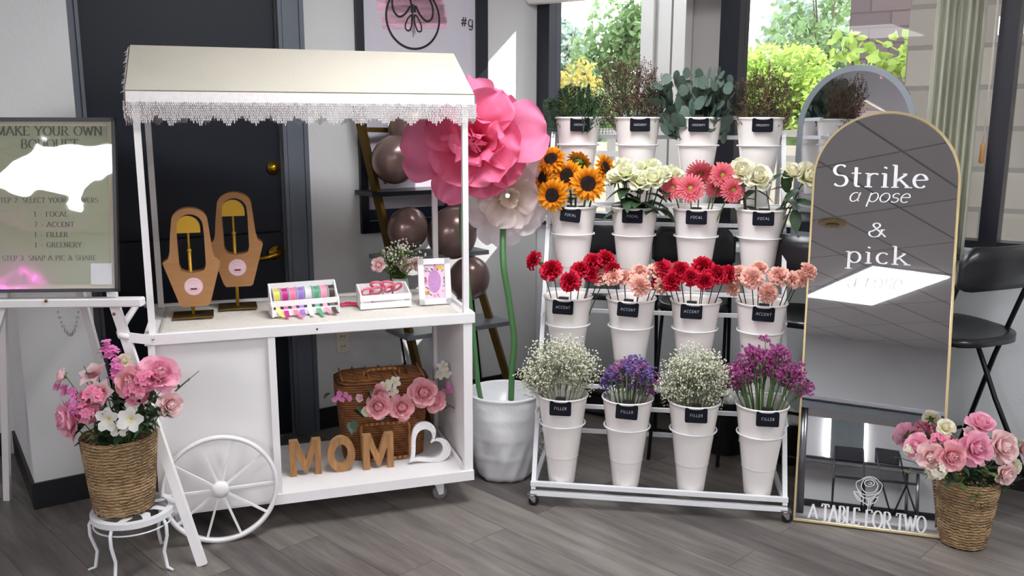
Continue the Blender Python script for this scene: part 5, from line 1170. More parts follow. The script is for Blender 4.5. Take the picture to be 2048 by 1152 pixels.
def greens(name, lb, base, tips, fy, m_, w_, L, grp=None, n=9, seed=0):
    R = random.Random(seed); t = thing(name, lb, 'foliage', base, 0, grp)
    st = MB(); lf = MB()
    for (px, py, dy) in tips:
        h = at((0, fy+dy, 0), px, py, 0); h = Vector((h.x, fy+dy, h.z))-base; pts = bez((0, 0, 0), h*.5+Vector((0, 0, .03)), h, 8); st.tube(pts, .0015, 5)
        for k in range(n): q = pts[R.randint(3, 8)]; leaf(lf, q, h.normalized()+Vector((R.gauss(0, 1), R.gauss(0, 1), R.gauss(0, .7))), L*R.uniform(.6, 1.2), w_, R=R)
    st.build('stems', M['stem'], t); lf.build('leaves', M[m_], t)
greens('silk_foliage', 'dark green leaves filling the middle of the left rope basket', base, [(300, 800, -.08), (315, 830, -.08), (205, 812, -.1), (230, 790, -.05), (185, 865, -.1), (215, 870, -.1), (290, 845, -.1)], fy, 'leaf', .022, .055, n=13, seed=1)
greens('silk_foliage', 'fresh green leaves at the right of the left rope basket', base, [(322, 782, -.07), (330, 815, -.07), (300, 822, -.1), (200, 868, -.11), (250, 820, -.1)], fy, 'leaflight', .014, .05, n=8, seed=2)
greens('silk_sprig', 'thin sprig with tiny white buds reaching right out of the left basket', base, [(398, 742, -.02), (375, 760, -.02)], fy, 'greensprig', .008, .02, n=7, seed=3)
greens('silk_sprig', 'two round dark leaves on a sprig at the top left of the left basket', base, [(168, 732, -.02), (172, 762, -.02)], fy, 'euca', .03, .045, n=2, seed=4)
# ================================================================== BASKET (right)
d_ = ray(1932, 1092); k = -CAM_H/d_.z; BR_ = Vector((0, 0, CAM_H))+d_*k; BR_ = Vector((BR_.x, BR_.y+.03, 0.001)); rope_basket('seagrass rope basket of pink and white silk flowers on the floor by the mirror', BR_, .077, .108, .262, True)
base = BR_+Vector((0, 0, .2)); fy = BR_.y
silk((0, fy), base, [
 (1890, 857, -.02, RW, .7, (-.1, -.6, .6), 'cream ranunculus at the top left'),
 (1960, 852, .02, PE, .75, (.1, -.5, 1), 'tallest pink peony'),
 (1935, 868, .02, LY, .5, (0, -.6, .8), 'small pink petals below the tallest peony'),
 (1875, 878, -.05, HY, .55, (-.2, -1, .3), 'magenta floret cluster'),
 (1902, 885, -.06, HY, .6, (0, -1, .3), 'hot pink floret cluster'),
 (1840, 895, -.02, PE, .75, (-.8, -.6, .4), 'lilac pink peony at the far left'),
 (1862, 912, -.07, RPP, .9, (-.4, -1, .2), 'pink rose at the left'),
 (1898, 912, -.1, RP_, .85, (0, -1, .25), 'pink rose in the centre left'),
 (1947, 897, -.08, PE, .9, (.1, -1, .4), 'white and pink peony in the centre'),
 (1998, 893, -.05, RPP, 1.1, (.3, -1, .4), 'large pale pink rose at the right'),
 (2007, 945, -.1, RPP, .75, (.3, -1, -.1), 'pale rose hanging low at the right'),
 (2028, 933, -.07, RW, .6, (.6, -.8, .1), 'ivory bud at the right edge'),
 (2043, 900, -.03, RO, .7, (.9, -.5, .2), 'pink rose cut by the right edge of the view'),
 (1818, 900, -.02, (WHF, 'hydrangea', 0), .5, (-1, -.4, .1), 'small white floret cluster at the far left'),
 (1872, 940, -.12, (WHF, 'hydrangea', 0), .85, (-.2, -1, -.1), 'white floret cluster at the basket rim'),
], 'silk flowers in the right rope basket', 'in the right rope basket', 1.12)
greens('silk_foliage', 'green leaves filling the right rope basket', base, [(1925, 930, -.1), (1950, 940, -.11), (1972, 930, -.1), (1935, 905, -.08), (1990, 960, -.1), (1905, 955, -.12), (2020, 965, -.08)], fy, 'leaf', .02, .05, n=13, seed=5)
greens('silk_foliage', 'broad fresh green leaves at the right side of the right basket', base, [(1978, 945, -.12), (2025, 890, -.05), (1900, 962, -.12), (1965, 995, -.13)], fy, 'leaflight', .028, .055, n=4, seed=6)
greens('silk_sprig', 'yellow green sprig at the top of the right basket', base, [(1916, 872, -.02), (1860, 862, -.01), (1810, 940, -.02)], fy, 'leaflight', .006, .022, n=12, seed=7)
# ================================================================== WHITE PAIL WITH GIANT PAPER FLOWERS
PC = Vector((-.03, 3.72, 0))
t = thing('white_pail', 'large white plastic wrapped pail holding the giant paper flowers', 'pail', PC, 0)
R = random.Random(12); prof = []
for i in range(31):
    q = i/30; r = .112+.05*min(1, q*1.6)**.6; z = .004+.37*q; r += .003*max(0, sin(q*26))**6
    prof.append((r, z))
prof += [(.165, .378), (.166, .386), (.158, .388), (.15, .38), (.14, .27), (0, .27)]
mb = MB(); mb.lathe([(0, .002)]+prof, 56)
for i, p_ in enumerate(mb.v):
    a = math.atan2(p_[1], p_[0]); k = .004*sin(a*5+p_[2]*18)*(1 if p_[2] < .36 else .2)+.003*sin(a*13-p_[2]*30)*(p_[2] < .2); r = math.hypot(p_[0], p_[1]) or 1; mb.v[i] = (p_[0]*(1+k/r), p_[1]*(1+k/r), p_[2])
mb.build('pail_body', M['plasticwrap'], t)
mb = MB(); R = random.Random(4)
for k in range(16):
    a = .2+R.uniform(-.25, .25); z = .3-.016*k+R.uniform(-.01, .01); r = .165
    mb.tube([(r*cos(a), r*sin(a), z), ((r+.02)*cos(a+.06), (r+.02)*sin(a+.06), z-.01), (r*cos(a+.14), r*sin(a+.14), z+.006)], [.002, .006, .002], 6)
mb.build('loose_wrap', M['plasticwrap'], t)
def pw(px, py, y): return at((0, y, 0), px, py, 0)+Vector((0, y, 0))-Vector((0, at((0, y, 0), px, py, 0).y, 0))
def giant(name, lb, base, cpx, y, face, specs, mname, stem_pts, rad_):
    c = pw(*cpx, y); t = thing(name, lb, 'paper flower', base, 0)
    h = c-base; q = quat_to(face, 0); R = random.Random(cpx[0])
    for (n, r0, z, L, w_, a0, a1, ruf, nm) in specs:
        for k in range(n if isinstance(n, int) else len(n)):
            az_, L_k, w_k = (2*pi*(k+R.uniform(-.2, .2))/n+z*40, L*R.uniform(.88, 1.12), w_*R.uniform(.9, 1.12)) if isinstance(n, int) else (rad(n[k][0]), n[k][1], n[k][2])
            mb = MB(); sheet(mb, az_, r0, z, L_k, w_k, a0+R.uniform(-8, 8), a1+R.uniform(-12, 12), cup=.16, nu=9, nv=10, ruf=ruf, R=R)
            o = mb.build(nm, M[mname], t); o.location = h; o.rotation_mode = 'QUATERNION'; o.rotation_quaternion = q
            sm = o.modifiers.new('s', 'SUBSURF'); sm.levels = 1; sm.render_levels = 1
    pts = [pw(*p_, yy)-base for p_, yy in stem_pts]; sp = []
    for i in range(len(pts)-1):
        p0, p1, p2, p3 = pts[max(i-1, 0)], pts[i], pts[i+1], pts[min(i+2, len(pts)-1)]
        for s_ in range(6): q_ = s_/6; sp.append(.5*((2*p1)+(-p0+p2)*q_+(2*p0-5*p1+4*p2-p3)*q_*q_+(-p0+3*p1-3*p2+p3)*q_**3))
    sp.append(pts[-1]); MB().tube(sp, rad_, 12).build('stem', M['giantstem'], t)
giant('giant_paper_flower', 'giant pink paper peony on a tall green stem behind the cart', PC+Vector((-.06, 0, .28)), (952, 288), 3.72, (.0, -1, .18),
      [([(188, .29, .27), (240, .25, .17), (98, .26, .22), (62, .22, .2), (12, .28, .27), (-35, .2, .2), (150, .2, .18), (285, .2, .18)], .03, -.03, .27, .29, 26, -12, .02, 'outer_petal'), (5, .025, 0, .2, .22, 46, 2, .02, 'middle_petal'), (6, .03, .02, .14, .16, 66, 52, .018, 'inner_petal'), (6, .012, .03, .1, .1, 82, 96, .012, 'heart_petal')],
      'giantpink', [((962, 800), 3.72), ((955, 760), 3.72), ((948, 680), 3.73), ((935, 560), 3.75), ((925, 480), 3.76), ((925, 400), 3.76), ((950, 300), 3.74)], .011)
giant('giant_paper_flower', 'giant white paper peony on a thick green stem beside the pink one', PC+Vector((.02, 0, .28)), (1014, 390), 3.84, (.12, -1, -.05),
      [(6, .02, -.02, .195, .19, 30, -10, .016, 'outer_petal'), (6, .015, .005, .14, .15, 50, 10, .014, 'middle_petal'), (5, .01, .02, .08, .08, 75, 60, .006, 'heart_petal')],
      'giantwhite', [((1022, 800), 3.72), ((1024, 740), 3.72), ((1028, 680), 3.73), ((1018, 600), 3.74), ((1007, 530), 3.75), ((1006, 460), 3.82), ((1012, 405), 3.9)], .0135)
# ================================================================== RACK
RA_ = RACKF[2]; RL_ = 1.004
rack = thing('flower_bucket_rack', 'white tiered metal rack on casters holding sixteen flower buckets', 'rack', G(RACKF, 0, 0, 0), RA_)
us = [.114, .376, .638, .9]; rows = [(.065, .462), (.25, .832), (.44, 1.19), (.63, 1.565)]   # v, rim height
RINGZ = -.118
wm = 'white_metal'
for u in (.005, RL_-.005):
    MB().bar((u, 0, .07), (u, .62, 1.5), .018, .018, (1, 0, 0)).build('front_upright', M[wm], rack, False)
    MB().bar((u, .7, .07), (u, .7, 1.5), .018, .018, (1, 0, 0)).build('rear_upright', M[wm], rack, False)
    MB().bar((u, 0, .08), (u, .7, .08), .018, .018, (1, 0, 0)).build('base_side_bar', M[wm], rack, False)
    MB().bar((u, .61, 1.48), (u, .7, 1.48), .018, .018, (1, 0, 0)).build('top_side_bar', M[wm], rack, False)
for (v, z, nm) in ((0, .095, 'base_front_bar'), (-.0, .055, 'base_front_bar'), (.7, .08, 'base_rear_bar'), (.7, 1.48, 'top_rear_bar')): MB().box((RL_/2, v, z), (RL_+(.012 if v == 0 else 0), .018, .018)).build(nm, M[wm], rack, False)
for v, z in rows:
    vv = v+.11
    MB().box((RL_/2, vv, z-.085), (RL_, .014, .016)).build('crossbar', M[wm], rack, False); MB().box((RL_/2, vv+.01, z+.0), (RL_, .014, .016)).build('crossbar', M[wm], rack, False)
    for u in us: MB().torus((u, v, z+RINGZ), .092, .0036, 40, 8).build('bucket_ring', M[wm], rack)
    for u in (.005, RL_-.005): MB().bar((u, max(0, v*.95), z-.085), (u, vv, z-.085), .01, .01, (1, 0, 0)).build('ring_bracket', M[wm], rack, False)
for u in (.0, RL_):
    for v in (.0, .7): caster(rack, (u, v), .021, .055, plate=.04, mb_='chrome', mw='black')
bprof = [(.0005, 0), (.05, 0), (.053, .003), (.0537, .008), (.0654, .111), (.066, .1145), (.0678, .117), (.0672, .1195), (.0675, .123), (.0982, .358), (.099, .365), (.1035, .369), (.1055, .374), (.1035, .378), (.099, .376), (.095, .365), (.0625, .115), (.049, .008), (.0005, .008)]
BH = .375
bucket_me = mesh(MB().lathe(bprof, 48), 'bucket_body', M['enamel'])
WORDS = ['FILLER', 'ACCENT', 'FOCAL', 'GREENERY']
cont = [['babys breath, at the left end', 'violet statice', 'babys breath, third from the left', 'magenta statice'],
        ['red carnations, at the left end', 'peach carnations, second from the left', 'red carnations, third from the left', 'peach carnations, at the right end'],
        ['sunflowers', 'green tinged white roses', 'pink gerberas', 'four ivory roses'],
        ['leatherleaf fern', 'dried brown sprigs, second from the left', 'round leaved eucalyptus', 'dried brown sprigs, at the right end']]
rown = ['bottom', 'third', 'second', 'top']
tags_px = [[(1121, 797, 0), (1254, 805, .05), (1393, 814, 0), (1536, 824, .02)], [(1126, 607, .02), (1256, 613, .05), (1383, 620, 0), (1527, 625, .04)], [(1141, 421, .1), (1265, 425, 0), (1393, 427, 0), (1527, 429, 0)], [(1160, 252, 0), (1280, 250, 0), (1397, 251, 0), (1525, 251, 0)]]
R = random.Random(6)
def rounded(w_, h_, r, n=5):
    o = []
    for (cx_, cz_, a0) in ((w_/2-r, h_/2-r, 0), (-w_/2+r, h_/2-r, 90), (-w_/2+r, -h_/2+r, 180), (w_/2-r, -h_/2+r, 270)):
        for k in range(n+1): q = rad(a0+90*k/n); o.append((cx_+r*cos(q), cz_+r*sin(q)))
    return o
board_me = mesh(MB().prism(rounded(.086, .058, .007), -.0025, .0025), 'board', M['chalk'], False)
clip_me = mesh(MB().box((0, .0005, .034), (.04, .006, .016)).box((0, .014, .041), (.036, .03, .003)).box((0, .0285, .03), (.036, .003, .022)), 'clip', M['black'], False)
for r_, (v, z) in enumerate(rows):
    for c_, u in enumerate(us):
        t = thing('flower_bucket', 'white bucket of %s, %s row of the rack' % (cont[r_][c_], rown[r_]), 'bucket', G(RACKF, u, v, z-BH), RA_, 'flower buckets on the rack')
        inst('bucket_body', bucket_me, t)
        px, py, tl = tags_px[r_][c_]; p = at(RACKF, px, py, v-.099)
        du = max(-.045, min(.045, p.x-u)); az = math.asin(du/.1); zz = z-.03
        t = thing('chalkboard_tag', 'black chalkboard tag reading %s on the bucket of %s' % (WORDS[r_].lower(), cont[r_][c_].replace(',', '')), 'tag', G(RACKF, u+.1015*sin(az), v-.1015*cos(az), zz), 0, 'chalkboard tags on the buckets', rot=(-.125, tl, RA_+az*.6))
        inst('board', board_me, t); inst('clip', clip_me, t)
        mb = MB(); write(mb, WORDS[r_], 0, -.005, .0105 if r_ < 3 else .0085, .11, .09, False, .3 if r_ < 3 else .16, 'C', -.0029, slant=.12, wob=.06, rnd=R); mb.build('chalk_writing', M['chalkline'], t, False)
# ------------------------------------------------------------------ cut flowers
def put(r_, c_, items, ms, name, what, grp, leaf_n=0, sc0=1, stem_r=.0028, stem_m='stem', vo=-.03, spread=.35, ll=.07, lw=.03, leaf_m='leaf'):
    v, z = rows[r_]; u = us[c_]
    for k, (px, py, dv, sc, face, lb) in enumerate(items):
        h = at(RACKF, px, py, v+vo+dv); du = max(-.07, min(.07, (h.x-u)*spread)); dvv = max(-.06, min(.06, dv*.8))
        flower(name, lb+' '+what, 'flower', grp, RACKF, (u+du, v+dvv, z-.16), h, face, ms, k, sc*sc0, stem_r, stem_m, leaf_n, leaf_m, ll=ll, lw=lw)
put(2, 0, [(1103, 320, .02, .95, (-.15, -.75, .6), 'highest sunflower at the left'), (1088, 356, -.0, .85, (-.7, -.9, .2), 'leftmost sunflower'), (1135, 352, .0, 1.0, (-.45, -1, .25), 'middle sunflower facing left'),
           (1106, 391, -.06, 1.0, (-.35, -1, .1), 'lowest sunflower, hanging over the tag'), (1176, 368, -.05, 1.05, (.1, -1, .15), 'large sunflower facing straight ahead'), (1208, 338, .0, .95, (.95, -.5, .3), 'rightmost sunflower turned to the right'), (1158, 325, .06, .8, (.3, .8, .7), 'sunflower seen from behind at the back')],
    SUNM, 'sunflower', 'in the bucket', 'sunflowers', 1, .84, .0045, vo=-.03, lw=.045)
put(2, 1, [(1234, 360, -.03, 1, (-.3, -.5, 1), 'cream rose at the left front'), (1251, 350, -.06, 1, (-.1, -.6, 1), 'cream rose second from the left, tinged green'), (1282, 366, -.07, 1, (0, -.8, .8), 'lowest cream rose in the middle'), (1278, 345, .0, .95, (0, -.4, 1), 'cream rose at the back in the middle'),
           (1305, 362, -.07, 1, (.1, -.7, .8), 'cream rose right of the middle'), (1300, 338, .04, .95, (0, -.3, 1), 'cream rose highest at the back'), (1322, 355, -.04, .95, (.2, -.5, 1), 'green tinged rose near the right'), (1342, 352, -.0, .95, (.4, -.4, 1), 'rightmost green tinged rose'), (1245, 336, .04, .9, (-.2, -.3, 1), 'small cream rose at the back left')],
    ROSEW, 'cut_rose', 'among the green tinged white roses', 'green tinged white roses', 5, 1.3, .003, 'stemdark', ll=.085, lw=.055)
put(2, 2, [(1346, 376, -.04, .85, (-.25, -1, .15), 'leftmost pink gerbera'), (1381, 377, -.07, 1, (0, -1, .15), 'pink gerbera in the middle front'), (1401, 346, .02, 1.05, (0, -.8, -.5), 'highest pink gerbera, seen from below'), (1431, 372, .0, .85, (.3, -.9, -.2), 'shaded pink gerbera in the middle right'), (1444, 351, -.04, .95, (.3, -1, .2), 'pink gerbera at the upper right'), (1465, 380, -.05, .92, (.4, -1, .1), 'lowest pink gerbera at the right')],
    GERB, 'gerbera', 'in its bucket', 'pink gerberas', 0, 1.12, .003, vo=-.04)
put(2, 3, [(1486, 346, -.02, 1.05, (-.2, -.8, .6), 'left ivory rose near the gerberas'), (1514, 358, -.04, 1.1, (.1, -.8, .5), 'open ivory rose second from the left'), (1482, 334, .04, .8, (-.2, -.3, 1), 'half hidden ivory rose at the back'), (1585, 350, -.02, .95, (-.05, -.5, 1), 'ivory rose third from the left'), (1613, 356, -.03, 1.1, (.5, -.8, .5), 'rightmost ivory rose in front of the mirror')],
    ROSEW2, 'cut_rose', 'in the right bucket', 'ivory roses', 3, 1.28, .003, 'stemdark', ll=.09, lw=.045, spread=.5)
put(1, 0, [(1074, 523, -.0, .95, (-.9, -.6, .5), 'leftmost red carnation'), (1105, 545, -.05, 1.1, (-.2, -.8, .7), 'second red carnation from the left'), (1141, 566, -.08, 1, (-.1, -1, .4), 'lowest red carnation'), (1161, 545, -.03, .95, (0, -.6, 1), 'red carnation above the lowest one'), (1187, 530, .0, 1, (.1, -.6, 1), 'red carnation near the middle right'), (1209, 523, .0, .95, (.4, -.6, 1), 'highest red carnation at the right'), (1182, 550, -.02, .8, (.2, -.9, .4), 'small red carnation under the right ones'), (1221, 541, -.02, .85, (.6, -.7, .4), 'rightmost red carnation')],
    CARR, 'carnation', 'in the left end bucket', 'red carnations at the left end', 0, 1.25, .0022, 'stemdark')
put(1, 1, [(1206, 556, -.0, 1, (-.5, -.7, .7), 'leftmost peach carnation'), (1228, 558, -.04, .95, (-.2, -.8, .7), 'second peach carnation from the left'), (1249, 560, -.02, .9, (0, -.7, .9), 'peach carnation in the middle'), (1279, 551, .0, 1, (0, -.6, 1), 'peach carnation high at the right'), (1279, 574, -.07, 1.05, (.1, -1, .5), 'lowest peach carnation'), (1312, 547, .0, .95, (.4, -.6, .9), 'highest peach carnation at the right'), (1320, 570, -.02, .85, (.6, -.9, .1), 'rightmost peach carnation')],
    CARP, 'carnation', 'in the second bucket', 'peach carnations second from the left', 0, 1.25, .0022, 'stemdark')
put(1, 2, [(1327, 543, .0, 1, (-.5, -.7, .7), 'leftmost red carnation'), (1346, 566, -.04, .95, (-.4, -.9, .4), 'low red carnation at the left'), (1361, 546, -.03, .95, (-.1, -.8, .8), 'third red carnation from the left'), (1381, 557, -.06, .9, (0, -.9, .5), 'red carnation in the middle front'), (1406, 540, .0, 1.1, (0, -.6, 1), 'highest red carnation'), (1409, 564, -.07, .85, (.1, -1, .4), 'lowest red carnation right of the middle'), (1433, 553, -.03, 1, (.3, -.8, .7), 'second red carnation from the right'), (1453, 553, -.0, 1, (.5, -.7, .7), 'rightmost red carnation'), (1322, 568, .0, .8, (-.5, -.8, .2), 'red carnation tucked behind the peach ones')],
    CARR, 'carnation', 'in the third bucket', 'red carnations third from the left', 0, 1.25, .0022, 'stemdark')
put(1, 3, [(1480, 553, -.0, 1, (-.4, -.7, .7), 'upper leftmost peach carnation'), (1469, 575, -.0, .8, (-.7, -.9, .0), 'faded leftmost peach carnation'), (1504, 560, -.06, 1.1, (-.1, -.9, .6), 'peach carnation in front at the left'), (1518, 544, .0, .9, (0, -.5, 1), 'highest peach carnation on the left side'), (1534, 584, -.08, .95, (.1, -1, .0), 'lowest peach carnation'), (1556, 557, -.04, 1.05, (.1, -.8, .7), 'peach carnation right of the middle'), (1580, 562, -.03, .85, (.3, -.8, .5), 'small peach carnation at the right'), (1596, 560, -.0, .85, (.5, -.8, .4), 'second peach carnation from the right'), (1611, 546, -.0, .95, (.7, -.7, .7), 'rightmost peach carnation before the mirror')],
    CARP, 'carnation', 'in the right end bucket', 'peach carnations at the right end', 0, 1.25, .0022, 'stemdark')
# big single leaves of the ivory roses and the gerberas
for (r_, c_, px, py, dx, dz, L, w_, lb) in ((2, 3, 1530, 372, .5, .5, .1, .045, 'broad rose leaf pointing up beside the ivory roses'), (2, 3, 1575, 385, -.2, 1, .11, .045, 'upright rose leaf under the right ivory roses'), (2, 3, 1588, 402, 1, -.1, .1, .04, 'rose leaf lying level in front of the mirror'), (2, 3, 1590, 420, .1, -1, .09, .05, 'rose leaf hanging down beside the mirror')):
    v, z = rows[r_]; p_ = at(RACKF, px, py, v-.06); u = us[c_]; b_ = Vector((u+.05, v-.02, z-.1)); t = thing('rose_leaf_stem', lb, 'leaf', G(RACKF, *b_), RA_)
    MB().tube(bez((0, 0, 0), (p_-b_)*.5+Vector((0, 0, .03)), p_-b_), .002, 5).build('stem', M['stemdark'], t); mb = MB(); leaf(mb, p_-b_, (dx, -.3, dz), L, w_, R=R, droop=.1, roll=.6); mb.build('leaf', M['leaf'], t)
# ------------------------------------------------------------------ sprays: baby's breath, statice, greenery
def gyp_mesh(seed):
    R = random.Random(seed); st = MB(); bl = MB(); H_ = .3
    trunk = bez((0, 0, 0), (R.uniform(-.01, .01), 0, .12), (0, 0, .2), 4); st.tube(trunk, .0012, 4)
    for k in range(12):
        b0 = trunk[R.choice((2, 3, 4))]; q = R.uniform(0, 6.28); s_ = R.uniform(.02, .05); e = b0+Vector((s_*cos(q), s_*sin(q), R.uniform(.05, .12))); st.tube([b0, (b0+e)/2+Vector((0, 0, .006)), e], .0007, 3)
        for j in range(8):
            f = (b0+e)/2 if j < 3 else e; c = f+Vector((R.gauss(0, 1), R.gauss(0, 1), R.gauss(0, .9)))*.013; st.tube([f, c], .0004, 3); bl.octa(c, R.uniform(.0032, .0056))
    return mesh(st, 'stem', M['gypstem']), mesh(bl, 'blossoms', M['gyp'])
GYP = [gyp_mesh(s) for s in range(5)]
def statice_mesh(seed, mname):
    R = random.Random(seed); st = MB(); bl = MB(); st.tube([(0, 0, 0), (.004, 0, .1), (0, 0, .2)], .0028, 6)
    for k in range(7):
        q = R.uniform(0, 6.28); s_ = R.uniform(.008, .03); b0 = Vector((0, 0, R.uniform(.12, .19))); e = b0+Vector((s_*cos(q), s_*sin(q), R.uniform(.02, .06))); st.tube([b0, e], .0016, 5)
        for j in range(12):
            c = e+Vector((R.gauss(0, 1)*.009, R.gauss(0, 1)*.009, R.gauss(0, 1)*.004)); a = Vector((R.gauss(0, .4), R.gauss(0, .4), 1)).normalized(); w_ = R.uniform(.0042, .0068); n1 = a.orthogonal().normalized()*w_; n2 = a.cross(n1)
            t_ = c+a*.008; bl.add([c, t_+n1, t_+n2, t_-n1, t_-n2], [(0, 1, 2), (0, 2, 3), (0, 3, 4), (0, 4, 1), (1, 4, 3, 2)])
    return mesh(st, 'stem', M['stem']), mesh(bl, 'blossoms', M[mname])
STB = [statice_mesh(1, 'statblue'), statice_mesh(2, 'statpurp'), statice_mesh(3, 'statblue')]; STM = [statice_mesh(s, 'statmag') for s in (4, 5, 6)]
def dry_mesh(seed, stemm, budm, budr=.0022, H_=.24):
    R = random.Random(seed); st = MB(); bl = MB(); st.tube([(0, 0, 0), (R.uniform(-.01, .01), 0, H_*.5), (0, 0, H_)], [.0018, .0013, .0006], 4)
    for k in range(26):
        z = R.uniform(.35, 1)*H_; q = R.uniform(0, 6.28); s_ = R.uniform(.015, .05)*(1.25-z/H_*.7); b0 = Vector((0, 0, z)); e = b0+Vector((s_*cos(q), s_*sin(q), R.uniform(.01, .05))); st.tube([b0, e], .0006, 3)
        for j in range(5): c = b0.lerp(e, R.uniform(.3, 1.1))+Vector((R.gauss(0, 1), R.gauss(0, 1), R.gauss(0, 1)))*.004; bl.octa(c, budr*R.uniform(.6, 1.4))
    return mesh(st, 'stem', M[stemm]), mesh(bl, 'buds', M[budm])
DRY = [dry_mesh(1, 'brownsprig', 'brownbud'), dry_mesh(2, 'greensprig', 'brownsprig'), dry_mesh(3, 'brownsprig', 'brownbud', .0028)]
def fern_mesh(seed):
    R = random.Random(seed); st = MB(); lf = MB(); H_ = .24; st.tube([(0, 0, 0), (0, 0, H_)], [.0016, .0006], 4)
    for k in range(13):
        z = H_*(.22+.76*k/12); L = .105*(1-k/13.5)+.012
        for s_ in (-1, 1):
            d = Vector((s_, R.uniform(-.1, .1), .55)).normalized(); tip = Vector((0, 0, z))+d*L; st.tube([(0, 0, z), tip], .0006, 3)
            for j in range(7):
                q = Vector((0, 0, z)).lerp(tip, .18+.8*j/6); l2 = .016*(1.1-j/8)
                for s2 in (-1, 1): leaf(lf, q, d*.6+Vector((0, R.uniform(-.15, .15), 0))+Vector((-d.z, 0, d.x))*s2, l2, .006, nu=2, R=R, droop=.1)
    return mesh(st, 'stem', M['fern']), mesh(lf, 'fronds', M['fern'])
FERN = [fern_mesh(1), fern_mesh(2)]
def euca_mesh(seed):
    R = random.Random(seed); st = MB(); lf = MB(); H_ = .26; pts = [Vector((.02*sin(k*.6), 0, H_*k/8)) for k in range(9)]; st.tube(pts, [.002]*6+[.0012]*3, 5)
    for k in range(2, 9):
        for s_ in (-1, 1):
            r = .034*(1.12-.06*k)*R.uniform(.8, 1.15); d = Vector((s_*.9, R.uniform(-.7, .7), R.uniform(-.1, .6))).normalized(); disc_leaf(lf, pts[k]+d*r*1.25, Vector((R.gauss(0, .5), -1, R.gauss(0, .6))), r); st.tube([pts[k], pts[k]+d*r*.6], .0008, 3)
    return mesh(st, 'stem', M['brownsprig']), mesh(lf, 'leaves', M['euca'])
EUC = [euca_mesh(1), euca_mesh(2), euca_mesh(3)]
def sprays(r_, c_, n, ms, name, lb, cat, grp, H_, ext, seed, zoff=-.14, lean=1.0):
    """n sprigs from the bucket mouth whose tips fill the photographed outline ext = (left px, right px, low px, high px)"""
    R = random.Random(seed); v, z = rows[r_]; u = us[c_]
    for k in range(n):
        q = (k+.5)/n; a = k*2.399; rr = q**.36; tx = ext[0]+(ext[1]-ext[0])*(.5+.5*rr*cos(a)); 
        edge = abs(2*(tx-ext[0])/(ext[1]-ext[0])-1); ty = ext[3]+(ext[2]-ext[3])*(edge**2*.75+R.uniform(0, .28))
        dv = rr*sin(a)*.075-.02; tip = at(RACKF, tx, ty, v+dv); b0 = Vector((u+(tip.x-u)*.22, v+dv*.4, z+zoff)); d = tip-b0
        where = 'leaning left' if tx < ext[0]*.64+ext[1]*.36 else ('leaning right' if tx > ext[0]*.36+ext[1]*.64 else 'standing upright')
        t = thing(name, lb+', '+where, cat, G(RACKF, *b0), RA_, grp+' '+where); qq = quat_to(d, R.uniform(0, 6)); s_ = d.length/H_; st, bl = ms[k % len(ms)]
        w_ = .75+.25*s_
        o = inst('stem', st, t, (0, 0, 0), qq, (w_, w_, s_)); o2 = inst(bl.name.split('.')[0], bl, t, (0, 0, 0), qq, (w_, w_, s_))
sprays(0, 0, 26, GYP, 'babys_breath_sprig', 'sprig of white babys breath in the bottom left bucket', 'flower', 'babys breath at the left end', .3, (1038, 1200, 765, 668), 1, -.1)
sprays(0, 2, 32, GYP, 'babys_breath_sprig', 'sprig of dense white babys breath in the third bottom bucket', 'flower', 'babys breath third from the left', .3, (1318, 1462, 775, 692), 2, -.12)
sprays(0, 1, 20, STB, 'statice_sprig', 'sprig of violet statice in the second bottom bucket', 'flower', 'violet statice', .235, (1200, 1322, 768, 712), 3, -.12)
sprays(0, 3, 24, STM, 'statice_sprig', 'sprig of magenta statice in the bottom right bucket', 'flower', 'magenta statice', .235, (1448, 1618, 770, 690), 4, -.12)
sprays(3, 0, 12, FERN, 'fern_frond', 'leatherleaf fern frond in the top left bucket', 'foliage', 'fern fronds', .24, (1084, 1218, 226, 165), 5, -.12)
sprays(3, 1, 32, DRY, 'dried_sprig', 'dried brown sprig in the second top bucket', 'foliage', 'dried brown sprigs second from the left', .24, (1184, 1335, 212, 122), 6, -.13)
sprays(3, 2, 13, EUC, 'eucalyptus_branch', 'round leaved eucalyptus branch in the third top bucket', 'foliage', 'eucalyptus branches', .26, (1290, 1502, 222, 140), 7, -.13)
sprays(3, 3, 32, DRY, 'dried_sprig', 'dried brown sprig in the top right bucket', 'foliage', 'dried brown sprigs at the right end', .24, (1455, 1602, 218, 155), 8, -.13)
# ================================================================== ARCHED MIRROR
MA = -.2906; MT = rad(11.5); MIRF = (1.12, 3.247, MA)
t = thing('arched_floor_mirror', 'tall arched mirror with a thin gold frame and white strike a pose lettering', 'mirror', G(MIRF, 0, 0, .004), MA, rot=(-MT, 0, MA))
MW = .53; MH = 1.585/cos(MT); mc = MW/2-.008; mr = MW/2
def arch(w_, z0, ztop, n=40): r = w_/2; return [(mc-r, z0), (mc+r, z0)]+[(mc+r*cos(pi*k/n), ztop-r+r*sin(pi*k/n)) for k in range(n+1)]
def archring(w0, z00, zt0, w1, z01, zt1, y0, y1): return MB().ringprism(arch(w0, z00, zt0), arch(w1, z01, zt1), y0, y1)
archring(MW, 0, MH, MW-.014, .007, MH-.007, -.008, .018).build('gold_frame', M['goldframe'], t, False)
MB().prism(arch(MW-.014, .007, MH-.007), .0, .012).build('mirror_glass', M['mirror'], t, False)
import mathutils
Mm = G(MIRF, 0, 0, .004); Mq = mathutils.Euler((-MT, 0, MA)).to_matrix()
def mxy(px, py):
    n = Mq @ Vector((0, -1, 0)); d = ray(px, py); o = Vector((0, 0, CAM_H)); k = n.dot(Mm-o)/n.dot(d); h = Mq.inverted() @ (o+d*k-Mm); return h.x, h.z
